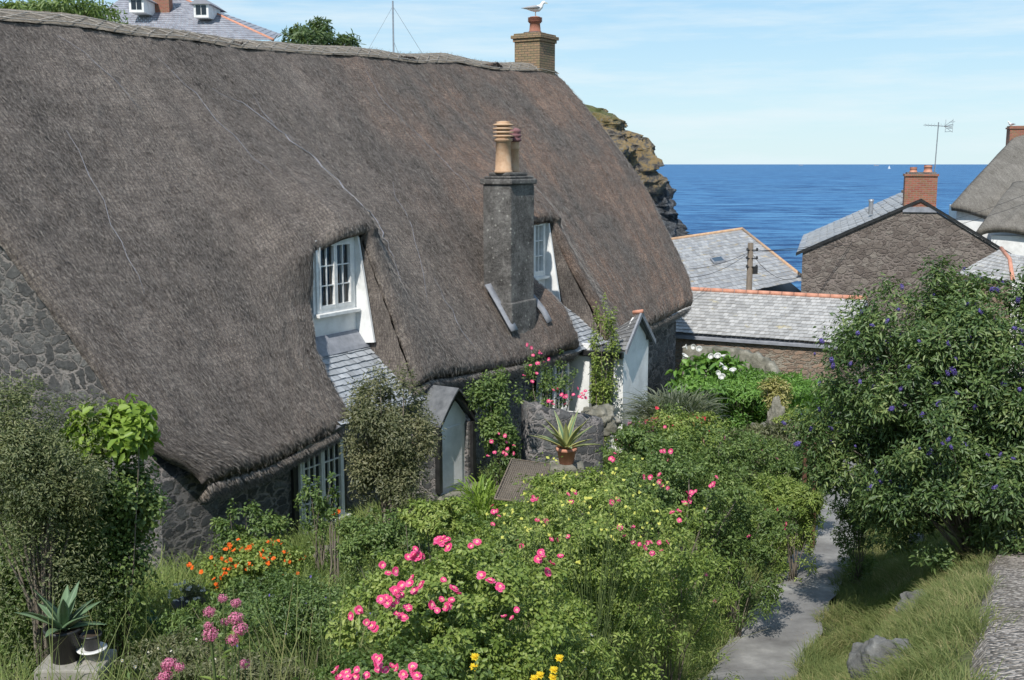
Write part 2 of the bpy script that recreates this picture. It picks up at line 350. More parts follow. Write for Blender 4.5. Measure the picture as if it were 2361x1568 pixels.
def flowermesh(name,spec,mats):
    mb=MB()
    for (n,R,w,z0,cup,m,rot) in spec: petals(mb,n,R,w,z0,cup,m,rot)
    me=bpy.data.meshes.new(name); me.from_pydata(mb.v,[],mb.f)
    for q in mats: me.materials.append(q)
    me.polygons.foreach_set('material_index',mb.m); me.update(); return me
ROSES=[flowermesh('rose_flower',[(5,.048,.05,0,.008,0,0),(5,.036,.036,.004,.014,0,.6),(5,.018,.016,.008,.006,1,.2),(6,.008,.007,.012,.005,2,.2)],[M['pink'],M['palepink'],M['lemon']]) for _ in range(4)]
ROSE=ROSES[0]
NAST=flowermesh('nasturtium_flower',[(5,.035,.036,0,.01,0,0),(4,.016,.018,.006,.012,0,.5)],[M['orange']])
YEL=flowermesh('yellow_flower',[(4,.022,.02,0,.008,0,0),(3,.012,.012,.003,.008,0,.5)],[M['lemon']])
DAND=flowermesh('dandelion_flower',[(14,.024,.007,0,.004,0,0),(10,.016,.007,.004,.008,0,.3),(7,.009,.006,.008,.006,0,.1)],[M['yellow']])
DAISY=flowermesh('daisy_flower',[(12,.022,.008,0,.002,0,0),(8,.007,.006,.004,.003,1,0)],[M['whitepetal'],M['yellow']])
REDF=flowermesh('red_flower',[(5,.035,.034,0,.01,0,0),(5,.02,.02,.006,.014,0,.6)],[M['red']])
BLUEF=flowermesh('blue_flower',[(5,.02,.018,0,.01,0,0)],[M['violet']])
def headmesh(name,mat,R,H,n,s):
    d=sph(n); P=d*np.array([R,R,H])*(rng.random(n)**.3)[:,None]
    Nn=nrm(d+rng.normal(size=(n,3))*.3); D=nrm(np.cross(Nn,sph(n))); S=np.cross(Nn,D)
    V=np.stack([P-D*s,P+S*s,P+D*s,P-S*s],1).reshape(-1,3); k=np.arange(n)[:,None]*4; Fq=k+np.array([0,1,2,3])
    o=npmesh(name,V,Fq,mat); me=o.data; bpy.data.objects.remove(o); return me
VAL=headmesh('valerian_head',M['valerian'],.05,.045,260,.006)
HEB=headmesh('violet_spike',M['violet'],.03,.055,110,.008)
LAV=headmesh('lavender_spike',M['valerian'],.015,.09,60,.007)
def frot(): return (random.uniform(.1,1.4),random.uniform(-.7,.7),random.uniform(-1.2,1.2))
def plant(name,label,cat,px,py,Y,rx,ry,n,L,W,mat,K=16,group=None,flowers=None,stems=7,rcf=.36,stemmat='bark',sr=.012,fname='flower',rdep=.85,leafn='foliage',base=None,fold=.2,skirt=.5,up=.65,inner=.2,extra=0):
    c=at(px,py,Y); Rx=rx/F*Y; Rz=ry/F*Y; bx,by=(c.x,c.y) if base is None else base
    b=Vector((bx,by,g(bx,by)-.02)); t=thing(name,label,cat,b,group=group)
    P,D,Nn,cc,rc=cloud(c,(Rx,Rx*rdep,Rz),n,K,rcf,inner,up=up)
    gap=c.z-Rz*.6-b.z
    if skirt and gap>.12:
        n2=int(n*skirt); cz=(b.z+c.z)/2; P2,D2,N2,_,_=cloud((bx,by,cz),(Rx*.9,Rx*rdep*.85,(c.z-b.z)/2+.05),n2,max(8,K//2),rcf*1.1,.1)
        P=np.concatenate([P,P2]);D=np.concatenate([D,D2]);Nn=np.concatenate([Nn,N2])
    n=len(P); leaves(leafn,P,D,Nn,L*rng.uniform(.55,1.25,n),W*rng.uniform(.65,1.2,n),M[mat],t,b,fold=fold)
    if stems:
        mb=MB()
        for i in range(min(stems,K)):
            e=Vector(cc[i])-b; m1=Vector((e.x*.3+random.uniform(-.06,.06),e.y*.3+random.uniform(-.06,.06),e.z*.45))
            s0=Vector((random.uniform(-.08,.08),random.uniform(-.08,.08),0)); m2=e*.75+m1*.15+Vector(sph(1)[0])*.05
            mb.tube([s0,s0.lerp(m1,.5)+Vector(sph(1)[0])*.03,m1,m2,e],[sr*1.6,sr*1.4,sr*1.1,sr*.7,sr*.4],5)
        mb.build('stem',M[stemmat],t,True)
    def surf():
        i=random.randrange(K); d=Vector(sph(1)[0]); d.y=-abs(d.y); d.z=abs(d.z)*.8-.1
        return Vector(cc[i])+Vector((d.x*Rx,d.y*Rx*rdep,d.z*Rz))*float(rc[i])*1.2
    for (me,cnt,sc) in (flowers or []):
        if isinstance(cnt,int):
            for q in range(cnt): inst(me,fname,t,surf()-b,frot(),sc*random.uniform(.7,1.15))
        else:
            rep=3 if me is ROSE else 1
            for q in cnt:
                for r_ in range(rep):
                    j=20 if r_ else 0
                    p=at(q[0]+random.uniform(-j,j)*1.3,q[1]+random.uniform(-j,j),(q[2] if len(q)>2 else Y-Rx*rdep*.95)+random.uniform(-.06,.06))
                    inst(random.choice(ROSES) if me is ROSE else me,fname,t,p-b,frot(),sc*random.uniform(.65,1.1))
    if extra:
        me=flowers[0][0]; vb=np.empty(len(me.vertices)*3,np.float32); me.vertices.foreach_get('co',vb); vb=vb.reshape(-1,3)
        k4=np.arange(len(vb)).reshape(-1,4); Vx=[];Fx=[]
        for q in range(extra):
            p=surf()-b; R_=np.array(Matrix.Rotation(random.uniform(-1.2,1.2),3,'X')@Matrix.Rotation(random.uniform(-1,1),3,'Y')); Vx.append(vb@R_.T*random.uniform(.5,.95)+np.array(p)); Fx.append(k4+q*len(vb))
        o=npmesh('small_flower_spikes',np.concatenate(Vx),np.concatenate(Fx),M['violet'],t); o['kind']='stuff'
    return t
def strap(name,label,cat,px,py,Y,n,L,W,mat,spread=.4,droop=.5,group=None,up=1.):
    c=at(px,py,Y); b=Vector((c.x,c.y,g(c.x,c.y))); top=c.z
    t=thing(name,label,cat,b,group=group)
    ang=rng.uniform(0,2*np.pi,n); r=spread*np.sqrt(rng.random(n))
    C=np.stack([b.x+r*np.cos(ang),b.y+r*np.sin(ang),rng.uniform(b.z,max(b.z+.02,top),n)],1)
    D=np.stack([np.cos(ang)*r/spread*.8,np.sin(ang)*r/spread*.8,np.full(n,up)],1)+rng.normal(size=(n,3))*.3
    Nn=np.stack([-np.cos(ang),-np.sin(ang),np.full(n,.4)],1)+rng.normal(size=(n,3))*.4
    strips('foliage',C,D,Nn,L*rng.uniform(.6,1.2,n),W,M[mat],t,b,droop=droop)
    return t
# ---------------------------------------------------------------- terrain
def sheet(name,X,Y,Z,mat,smooth=True):
    ny,nx=X.shape; V=np.stack([X,Y,Z],2).reshape(-1,3); i=np.arange(ny-1)[:,None]*nx+np.arange(nx-1)[None,:]
    Fq=np.stack([i,i+1,i+nx+1,i+nx],2).reshape(-1,4); o=npmesh(name,V,Fq,mat,uv=V[:,:2],smooth=smooth); o['kind']='structure'; return o
xs=np.concatenate([np.linspace(-130,-20,30),np.linspace(-19,20,160),np.linspace(21,130,30)]); ys=np.concatenate([np.linspace(-12,3,10),np.linspace(3.3,40,150),np.linspace(41,170,60)])
X,Y_=np.meshgrid(xs,ys); Z=G(X,Y_)
nn=np.array([[noise.noise(Vector((a*.9,b*.9,0)))*.07 for a,b in zip(r1,r2)] for r1,r2 in zip(X,Y_)])
onp=np.abs(X-pathX(Y_))<1.1; Z=Z+np.where(onp|(X>gravX(Y_)-.4),nn*.1-.05,nn)
M['ground']=simple('garden_soil_and_moss',(.05,.055,.02),(.1,.12,.04),1.4,.6,1,c3=(.15,.14,.07),bd=.08,det=9)
sheet('ground',X,Y_,Z,M['ground'])['label']='sloping garden ground under the plants'
yy=np.linspace(9,34,240); ww=np.linspace(-1,1,9); PX=pathX(yy)[:,None]+ww[None,:]*(.53+.03*np.sin(yy*2.1)+.025*np.sin(yy*7.3))[:,None]; PY=np.repeat(yy[:,None],9,1)
M['asphalt']=simple('worn_path_surface',(.11,.105,.1),(.22,.215,.205),1.3,.9,.95,c3=(.36,.35,.33),bd=.03,det=14)
sheet('garden_path',PX,PY,G(PX,PY)+.03,M['asphalt'])
m,nt,bs=newmat('gravel'); v=coords(nt); vo=N(nt,'ShaderNodeTexVoronoi'); vo.inputs['Scale'].default_value=30; nt.links.new(v,vo.inputs['Vector'])
sc_=N(nt,'ShaderNodeSeparateColor'); nt.links.new(vo.outputs['Color'],sc_.inputs[0]); bn=nz(nt,v,1.5,4)
gc=ramp(nt,sc_.outputs[0],[(0,(.1,.085,.075)),(.5,(.29,.255,.22)),(1,(.6,.54,.48))]); gc=mixc(nt,ramp(nt,bn,[(.45,0.),(.65,.5)]),gc,(.14,.12,.08))
nt.links.new(gc,bs.inputs['Base Color']); bs.inputs['Roughness'].default_value=.95
bump(nt,bs,mth(nt,'SUBTRACT',1,vo.outputs['Distance']),1.,.04); M['gravel']=m
yy=np.linspace(3,24,160); ww=np.linspace(0,2.8,12); PX=gravX(yy)[:,None]+ww[None,:]; PY=np.repeat(yy[:,None],12,1); GZ=G(PX,PY)+.05; GZ[:,0]-=.25
sheet('gravel_path',PX,PY,GZ,m)
m,nt,bs=newmat('sea_water'); v=coords(nt,'Object',(.5,1.3,1)); a=nz(nt,v,.09,12,.85); b=nz(nt,v,.004,4,.5); a2=nz(nt,v,.015,6,.7)
c=mixc(nt,ramp(nt,b,[(.35,0.),(.7,1.)]),(.016,.08,.215),(.026,.11,.275)); c=mixc(nt,ramp(nt,a,[(.46,0.),(.57,.95)]),c,(.1,.27,.46)); c=mixc(nt,ramp(nt,a,[(.4,.9),(.5,0.)]),c,(.004,.03,.11)); c=mixc(nt,ramp(nt,a2,[(.48,0.),(.6,.45)]),c,(.05,.17,.35))  # ripple highlights and dark troughs are painted into the water colour
nt.links.new(c,bs.inputs['Base Color']); bs.inputs['Roughness'].default_value=.6; bs.inputs['Specular IOR Level'].default_value=.2; bump(nt,bs,a,.6,1.)
mb=MB(); mb.add([(-60000,40,-16),(60000,40,-16),(60000,90000,-16),(-60000,90000,-16)],[(0,1,2,3)]); o=mb.build('sea',m); o['kind']='structure'
# headland cliff
sil=[(1200,180),(1320,232),(1405,268),(1490,322),(1515,345),(1532,385),(1542,418),(1524,446),(1534,478),(1566,500),(1588,530),(1598,548)]
CYD=235.; hz=[];xr=[]
for p in sil: q=at(p[0],p[1],CYD); hz.append(q.z); xr.append(q.x)
hz=np.array(hz[::-1]); xr=np.array(xr[::-1])+1.3; NH=170; NA=340
V=[]
def ridg(q,o=4):
    s=0;a=1
    for k in range(o): s+=a*(1-abs(noise.noise(q))*2.2); q=q*2.1+Vector((3.1,1.7,.3)); a*=.5
    return s
for i in range(NH):
    h=hz[0]-1+(hz[-1]-hz[0]+1)*i/(NH-1); r=np.interp(h,hz,xr); xc=-60.; R=r-xc; Ry=38-18*i/NH
    for j in range(NA):
        t=math.pi*(-.62+1.24*j/(NA-1)); x=xc+R*math.copysign(abs(math.cos(t))**.6,math.cos(t)); y=CYD+Ry*math.copysign(abs(math.sin(t))**.9,math.sin(t))
        p=Vector((x,y,h)); q=Vector((x*.075+h*.05,y*.075,h*.06-x*.03))
        f=(ridg(q)-1.1)*2.2+(noise.cell(Vector((x*.18+h*.2,y*.2,h*.16-x*.1)))-.5)*1.7+(noise.cell(Vector((x*.5-h*.3,y*.45,h*.5+x*.2)))-.5)*1.0
        k=min(1,(NH-1-i)/14)
        d=Vector((math.cos(t),math.sin(t)*1.2,0)); V.append(p+d*(f-.6)*k+Vector((0,0,.8*noise.noise(q*5))))
k=np.arange(NH-1)[:,None]*NA+np.arange(NA-1)[None,:]; Fq=np.stack([k,k+1,k+NA+1,k+NA],2).reshape(-1,4)
m,nt,bs=newmat('cliff_rock'); v=coords(nt,'Object',(1,1,1)); n1=nz(nt,v,.12,8,.7); n2=nz(nt,v,.45,12,.85)
sx=N(nt,'ShaderNodeSeparateXYZ'); nt.links.new(v,sx.inputs[0])
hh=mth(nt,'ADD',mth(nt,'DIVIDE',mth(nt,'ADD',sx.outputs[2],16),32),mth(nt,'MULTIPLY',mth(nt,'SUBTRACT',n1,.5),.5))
dark=ramp(nt,n2,[(.4,(.02,.022,.024)),(.5,(.1,.105,.11)),(.58,(.27,.28,.29))]); upper_rock=ramp(nt,n2,[(.4,(.06,.052,.045)),(.45,(.19,.165,.14)),(.495,(.3,.265,.21)),(.52,(.58,.36,.09)),(.55,(.48,.34,.17)),(.6,(.45,.42,.36))])  # grey-black rock near the water, tan and ochre lichened rock higher up
c=mixc(nt,ramp(nt,hh,[(.3,0.),(.42,1.)]),dark,upper_rock)
gr=mth(nt,'MULTIPLY',ramp(nt,hh,[(.76,0.),(.86,1.)]),ramp(nt,n1,[(.3,.5),(.6,1.)]))
c=mixc(nt,gr,c,mixc(nt,n2,(.09,.13,.03),(.3,.32,.1)))
nt.links.new(c,bs.inputs['Base Color']); bs.inputs['Roughness'].default_value=.95; bump(nt,bs,n2,1.,2.5)
o=npmesh('headland_cliff',V,Fq,m); o['kind']='structure'; o['label']='rocky headland with orange lichen dropping into the sea'
# ---------------------------------------------------------------- generic window
def window(parent,x0,x1,z0,z1,y,cols,rows,leafs=2,fw=.07,gb=.022,sill=True,curtain=True,framem='paint',name='window'):
    mb=MB(); y0=y-.06
    mb.box(x0,x0+fw,y0,y+.05,z0,z1); mb.box(x1-fw,x1,y0,y+.05,z0,z1); mb.box(x0+fw,x1-fw,y0+.002,y+.05,z1-fw,z1); mb.box(x0+fw,x1-fw,y0+.002,y+.05,z0,z0+fw)
    iw=(x1-x0-2*fw)/leafs
    for l in range(leafs):
        a=x0+fw+l*iw; b=a+iw
        mb.box(a+.004,a+.045,y0-.012,y+.02,z0+fw,z1-fw); mb.box(b-.045,b-.004,y0-.012,y+.02,z0+fw,z1-fw)
        mb.box(a+.045,b-.045,y0-.01,y+.02,z0+fw+.002,z0+fw+.06); mb.box(a+.045,b-.045,y0-.01,y+.02,z1-fw-.05,z1-fw-.002)
        for c in range(1,cols): xx=a+.045+(b-a-.09)*c/cols; mb.box(xx-gb/2,xx+gb/2,y-.05,y-.012,z0+fw+.06,z1-fw-.05)
        for r in range(1,rows): zz=z0+fw+.06+(z1-z0-2*fw-.11)*r/rows; mb.box(a+.045,b-.045,y-.048,y-.014,zz-gb/2,zz+gb/2)
    w=mb.build(name,M[framem],parent)
    mg=MB(); mg.add([(x0+fw,y-.008,z0+fw),(x1-fw,y-.008,z0+fw),(x1-fw,y-.008,z1-fw),(x0+fw,y-.008,z1-fw)],[(0,1,2,3)]); mg.build('pane',M['glasst'] if curtain else M['glass'],w)
    if curtain:
        for (a,b) in ((x0+fw,x0+fw+(x1-x0)*.22),(x1-fw-(x1-x0)*.2,x1-fw)):
            mc=MB(); k=14
            vs=[]; 
            for i in range(k+1): vs+= [(a+(b-a)*i/k,y+.07+.02*math.sin(i*1.9),z0+.05),(a+(b-a)*i/k,y+.07+.02*math.sin(i*1.9),z1-.05)]
            mc.add(vs,[(2*i,2*i+2,2*i+3,2*i+1) for i in range(k)]); mc.build('curtain',M['curtain'],w,True)
        MB().box(x0,x1,y+.12,y+.14,z0,z1).build('room_backing',M['black'],w)
    if sill: MB().box(x0-.06,x1+.06,y-.16,y+.04,z0-.07,z0-.003).build('sill',M[framem],w,bevel=.008)
    return w
m,nt,bs=newmat('clear_glass'); gl=N(nt,'ShaderNodeBsdfGlossy'); gl.inputs['Roughness'].default_value=.03; tr=N(nt,'ShaderNodeBsdfTransparent'); tr.inputs[0].default_value=(.75,.8,.82,1)
mx=N(nt,'ShaderNodeMixShader'); fr=N(nt,'ShaderNodeFresnel'); fr.inputs[0].default_value=1.6; nt.links.new(fr.outputs[0],mx.inputs[0]); nt.links.new(tr.outputs[0],mx.inputs[1]); nt.links.new(gl.outputs[0],mx.inputs[2]); nt.links.new(mx.outputs[0],nt.nodes['Material Output'].inputs[0]); M['glasst']=m
def pot(parent,c,r,h,mat,louvre=True,n=18):
    mb=MB(); p=[(r*1.12,0),(r*1.12,.05),(r,.07),(r*.92,h*.7),(r*1.05,h*.72),(r*1.05,h*.76)]
    if louvre:
        z=h*.68; st=(h-z)/4.5; p=[(r*1.12,0),(r*1.12,.05),(r,.07),(r*.88,h*.6),(r*1.1,h*.62),(r*1.1,h*.67)]
        p+= [(r*.9,z)]
        for i in range(4): p+=[(r*.75,z+.01),(r*1.28,z+st*.3),(r*1.24,z+st*.6),(r*.75,z+st*.9)]; z+=st
        p+=[(r*.9,h*.985),(r*.3,h)]
    else: p+=[(r*.95,h*.95),(r*1.05,h),(r*.8,h),(r*.75,h*.8)]
    mb.lathe(c,p,n); return mb.build('chimney_pot',M[mat],parent,True)
# ---------------------------------------------------------------- main cottage
HO=Vector((-5.23,15.46,0)); HR=math.radians(59); HA=Vector((math.cos(HR),math.sin(HR),0)); HN=Vector((-math.sin(HR),math.cos(HR),0))
def hp(px,py,b):
    d=ray(px,py); t=(HO.dot(HN)+b)/d.dot(HN); p=d*t; q=p-HO; return Vector((q.dot(HA),b,p.z))
HB=-6.7
cot=thing('thatched_cottage','long dark thatched stone cottage row with two dormer windows filling the left','cottage',(HO.x,HO.y,HB),HR,zabs=True)
ev=[hp(*p,-.5) for p in [(400,1190),(600,1126),(820,1022),(1000,912),(1215,868),(1340,840),(1480,788),(1600,728)]]
rd=[hp(*p,5.2) for p in [(0,30),(300,62),(600,100),(850,118),(1050,135),(1250,155)]]
ea=[p.x for p in ev]; ez=[p.z for p in ev]; ra=[p.x for p in rd]; rz_=[p.z+.16 for p in rd]
slots=[(4.56,5.88,.326),(11.85,13.28,.328)]
WPL=[([0,.06,.15,.21,.27,.33],[-.5,-.62,-.62,-.3,-.05,0.]),([0,.1,.2,.28,.33],[.66,.56,.2,0.,0.])]
WPR=[([0,.33],[0.,0.]),([0,.1,.2,.3],[.62,.5,.18,0.])]
AE=20.2
def roofP(a0,t,full=True):
    a0=np.asarray(a0,float); t=np.asarray(t,float); tf=np.minimum(t,1); bk=np.maximum(t-1,0)
    wl=1-sstep(a0/3.4); wr=sstep((a0-14.8)/(AE-14.8))
    a=a0+wl*(-1.7*tf+.6*np.exp(-(tf/.055)**2))+wr*(.7*tf+.75*np.sin(np.pi*tf)**.8-.3*np.exp(-(tf/.06)**2))
    zE=np.interp(a0,ea,ez)+.38; zR=np.interp(a0,ra,rz_)
    b=-.5+5.7*tf+5.7*bk; z=zE+(zR-zE)*tf-(zR-zE)*bk
    p=.3*np.sin(np.pi*np.minimum(tf,1))**.8*(bk==0)
    e=np.minimum(t*9,9.)
    for k_,(s1,s2,tt) in enumerate(slots):
        da=np.maximum(0,np.maximum(s1-a0,(a0-s2))); wd=np.where(a0<s1,.8,.85)
        ab=np.exp(-(np.maximum(t-tt,0)*9/1.9)**2)
        A_=.56+.24*sstep((a0-s1)/.7)
        lf=np.clip((5.7*t-1.42)/.775,0,.56); rg=.8*(.14+.72*np.clip(t/tt,0,1)**1.1)
        pa_=np.where(t>=tt,ab*A_,np.where(a0<=s1,lf,np.where(a0>=s2,rg,A_)))
        p=p+np.exp(-(da/wd)**2)*pa_
        if k_==1: p=p+.34*np.exp(-((a0-(s1-.45))/.5)**2)*np.exp(-((t-.1)/.11)**2)*(a0<=s1)
        a=a+np.where(a0<=s1,np.interp(t,*WPL[k_])*np.exp(-((s1-a0)/1.3)**2),0)+np.where(a0>=s2,np.interp(t,*WPR[k_])*np.exp(-((a0-s2)/1.3)**2),0)
        ds=np.maximum(0,(t-tt)*9); e=np.minimum(e,np.sqrt(da**2+ds**2))
    e=np.minimum(e,np.minimum((a0+.0),(AE-a0))*.75)
    if full:
        r=.2; q=np.clip(1-e/r,0,1); p=p-r*(1-np.sqrt(1-q*q))*.9
    z=z-.12*np.exp(-((t-1)/.03)**2)
    sg=np.where(t<=1,-.775,.775); b=b+sg*p; z=z+.632*p
    return a,b,z
base=np.linspace(0,AE,270)
for s in slots:
    for q in s[:2]: base[np.argmin(abs(base-q))]=q
tS=sorted(set(s[2] for s in slots))
ac=base; tr_=np.concatenate([np.linspace(0,.03,8),np.linspace(.03,tS[0],36)[1:],tS[1:],np.linspace(tS[-1],1.06,85)[1:],np.linspace(1.06,1.95,24)[1:]])
A0,T0=np.meshgrid(ac,tr_); a,b,z=roofP(A0,T0)
nzv=np.array([[.1*noise.noise(Vector((u*.5,v*3,3)))+.045*noise.noise(Vector((u*2.2,v*5,9)))+.035*noise.noise(Vector((u*9,v*30,1)))+.028*noise.noise(Vector((u*21,v*90,5))) for u,v in zip(r1,r2)] for r1,r2 in zip(A0,T0)])
b=b+np.where(T0<=1,-.775,.775)*nzv; z=z+.632*nzv
nx=len(ac); V=np.stack([a,b,z],2).reshape(-1,3); i=np.arange(len(tr_)-1)[:,None]*nx+np.arange(nx-1)[None,:]
Fq=np.stack([i,i+1,i+nx+1,i+nx],2).reshape(-1,4)
am=(A0[:-1,:-1]+A0[1:,1:])/2; tm=(T0[:-1,:-1]+T0[1:,1:])/2; keep=np.ones(am.shape,bool)
for s1,s2,tt in slots: keep&=~((am>s1)&(am<s2)&(tm<tt))
Fq=Fq[keep.ravel()]
roof=npmesh('thatched_roof',V,Fq,M['thatch'],cot,uv=np.stack([A0.ravel()+.0,T0.ravel()*9],1),smooth=True)
so=roof.modifiers.new('thickness','SOLIDIFY'); so.thickness=.36; so.offset=-1
for s1,s2,tt in slots:
    for sa_,eps in ((s1,.02),(s2,-.02)):
        ts=np.linspace(0.0,tt,34); q=roofP(ts*0+sa_,ts); kk=np.linspace(0.02,1.15,12); vs=[]; fs=[]
        for i_ in range(34):
            for k_ in kk: vs.append((q[0][i_]+eps+.03*noise.noise(Vector((i_*.4,k_*4,sa_))),q[1][i_]+.775*k_,q[2][i_]-.632*k_))
        for i_ in range(33):
            for j_ in range(11): c0=i_*12+j_; fs.append((c0,c0+1,c0+13,c0+12))
        mb=MB(); mb.add(vs,fs); o=mb.build('thatch_cheek',M['thatch'],roof,True)
    aa=np.linspace(s1,s2,20); q=roofP(aa,aa*0+tt); vs=[]; fs=[]
    for i_ in range(20):
        for k_ in (0,.3,.7,1.2): vs.append((aa[i_],q[1][i_]+k_,q[2][i_]-.0-.1*min(k_,.3)))
    for i_ in range(19):
        for j_ in range(3): c0=i_*4+j_; fs.append((c0,c0+1,c0+5,c0+4))
    mb=MB(); mb.add(vs,fs); mb.build('thatch_lip',M['thatch'],roof,True)
c_,s_=math.cos(HR),math.sin(HR); WX=HO.x+a*c_-b*s_; WY=HO.y+a*s_+b*c_; WZ=z
dep=WY*cp-WZ*sp; PXg=CX+F*WX/dep; PYg=CY-F*(WY*sp+WZ*cp)/dep
def roofpx(px,py,up=.03):
    d=(PXg-px)**2+(PYg-py)**2+np.where(T0>1.0,1e9,0); k=np.unravel_index(np.argmin(d),d.shape)
    return Vector((a[k],b[k]-.775*up,z[k]+.632*up))
def strawset(name,ns,L0,L1,W0,W1,jit,lift,out):
    sa=rng.uniform(.05,AE-.05,ns); st_=rng.uniform(.0,1.0,ns); ok=np.ones(ns,bool)
    for s1,s2,tt in slots: ok&=~((sa>s1-.02)&(sa<s2+.02)&(st_<tt+.004))
    sa=sa[ok]; st_=st_[ok]; q1=np.stack(roofP(sa,st_),1); q2=np.stack(roofP(sa,st_+.01),1); dn=nrm(q1-q2); n0=nrm(np.cross(np.array([[1.,0,0]]),-dn))
    nv=np.array([.1*noise.noise(Vector((u*.5,v*3,3)))+.045*noise.noise(Vector((u*2.2,v*5,9)))+.035*noise.noise(Vector((u*9,v*30,1))) for u,v in zip(sa,st_)])[:,None]
    q1=q1+np.array([[0,-.775,.632]])*nv
    dd=nrm(dn+rng.normal(size=dn.shape)*jit+n0*out); n=len(sa)
    o=leaves(name,q1+n0*lift,dd,n0,rng.uniform(L0,L1,n),rng.uniform(W0,W1,n)*(.5+.5*sa/AE),M['straw'],roof,fold=0,droop=0); o['kind']='stuff'
strawset('loose_straw',130000,.04,.12,.006,.012,.16,.018,.08)
ns=24000; sa=rng.uniform(.1,AE-.1,ns); ok=np.ones(ns,bool)
for s1,s2,tt in slots: ok&=~((sa>s1)&(sa<s2))
sa=sa[ok]; a1,b1,z1=roofP(sa,sa*0); k_=rng.random(len(sa)); q=np.stack([a1,b1-.03+.24*k_,z1-.27*k_],1)
dd=np.stack([rng.normal(size=len(sa))*.3,-.7+rng.normal(size=len(sa))*.25,-.8+0*sa],1)
o=leaves('eave_straw',q,dd,np.tile([0,-.8,.6],(len(sa),1)),rng.uniform(.05,.14,len(sa)),.011,M['straw'],roof,fold=0,droop=0); o['kind']='stuff'
ca=np.linspace(0,AE,300); ct=np.linspace(.94,1.07,26); CA,CT=np.meshgrid(ca,ct); x1,y1,z1=roofP(CA,CT,False)
nv=np.array([[.1*noise.noise(Vector((u*.5,v*3,3)))+.025*noise.noise(Vector((u*1.1,v*10,3)))+.018*noise.noise(Vector((u*14,v*20,3))) for u,v in zip(r1,r2)] for r1,r2 in zip(CA,CT)])+.04
y1=y1+np.where(CT<=1,-.7,.7)*nv; z1=z1+.7*nv
n_=300; i=np.arange(25)[:,None]*n_+np.arange(n_-1)[None,:]; rc_=npmesh('ridge_cap',np.stack([x1,y1,z1],2),np.stack([i,i+1,i+n_+1,i+n_],2).reshape(-1,4),M['thatch_light'],roof,uv=np.stack([CA.ravel(),CT.ravel()*9],1),smooth=True)
mb=MB()
def rp(a_,t_,up=.075):
    q=roofP(np.array([a_]),np.array([t_]),False); up=up+.1*noise.noise(Vector((a_*.5,t_*3,3))); return Vector((q[0][0],q[1][0]-.775*up,q[2][0]+.632*up))
for tq in (.945,.978): mb.tube([rp(x,tq+.002*math.sin(x*5),.085+.01*math.sin(x*4.1)) for x in np.linspace(.2,AE-.2,140)],.009,4)
x=.3
while x<AE-.6: mb.tube([rp(x,.945),rp(x+.42,.978)],.008,4); mb.tube([rp(x,.978),rp(x+.42,.945,.085)],.008,4); x+=.42
o=mb.build('ridge_rods',M['rod'],rc_,True)
folds=[[(360,130),(430,195),(500,280),(570,350),(640,410)],[(490,205),(560,240),(640,300),(700,345),(760,400),(830,470),(868,510),(890,560),(915,620),(945,690)],
 [(840,160),(880,230),(950,300),(1010,360),(1080,430),(1105,480)],[(150,300),(260,520),(330,680)],[(580,220),(640,300),(690,330)],[(1000,640),(1050,740),(1100,820)],[(130,80),(250,170),(330,260)],[(900,420),(960,560),(985,700)]]
for k,fl in enumerate(folds):
    pts=[]
    for (p,q) in zip(fl[:-1],fl[1:]):
        for s in (0,.25,.5,.75): pts.append(roofpx(p[0]+(q[0]-p[0])*s+random.uniform(-3,3),p[1]+(q[1]-p[1])*s,.016))
    pts.append(roofpx(*fl[-1],.0)); mb=MB(); mb.tube(pts,[.002+.009*math.sin(math.pi*(i+.5)/len(pts))*(1.8 if k==1 else .55)*random.uniform(.5,1.2) for i in range(len(pts))],5); mb.build('netting_fold',M['netfold'],roof,True)
mb=MB(); pl=[(0,-9.5),(0,-4.62),(5.2,1.9),(10.4,-4.62),(10.4,-9.5)]
mb.prism([(.12,y,zz) for y,zz in pl],(19.5,0,0)); wall=mb.build('stone_wall',M['stone_dark'],cot)
def dormer(s1,s2,z0,z1,bw,x0,x1,le,re):
    mb=MB(); zt=-1.2; e2=s2-.06
    mb.box(s1+.0,x0,bw,bw+.1,z0,z1-.12); mb.box(x1,e2,bw,bw+.1,-3.5,zt); mb.box(s1-.7,x1,bw,bw+.1,-3.5,z0-.002); mb.box(x0+.35,x1,bw,bw+.1,z1+.002,zt)
    mb.prism([(e2-.05,bw-.002,-1.25),(e2-.05,bw-.08,-1.38),(e2-.05,bw-.42,-3.35),(e2-.05,bw-.002,-3.4)],(.05,0,0))
    d=mb.build('dormer',M['white'],cot)
    w=window(d,x0,x1,z0,z1,bw+.02,2,3); 
    mb=MB(); l_=s1-le; r_=s2+re; A_=(l_,-.5,-4.42); B_=(r_,-.5,-4.42); C_=(r_,bw-.05,-3.33); D_=(l_,bw-.05,-3.33)
    mb.slates(A_,B_,C_,D_,13,19,th=.016); ap=mb.build('slate_apron',M['slate'],d)
    mb=MB(); mb.prism([(l_,-.47,-4.45),(l_,bw,-3.36),(l_,bw,-3.6),(l_,0,-4.8)],(r_-l_,0,0)); mb.build('apron_board',M['lead'],ap)
    mb=MB(); mb.prism([(l_+.1,bw-.02,-3.12),(l_+.1,bw-.22,-3.38),(l_+.1,bw-.26,-3.45),(l_+.1,bw-.02,-3.3)],(r_-l_-.4,0,0)); mb.build('lead_flashing',M['lead'],ap)
    return d
dormer(slots[0][0],slots[0][1],-2.7,-1.36,.85,4.62,5.68,.95,.3)
dormer(slots[1][0],slots[1][1],-2.72,-1.36,.85,12.0,13.1,.1,.9)
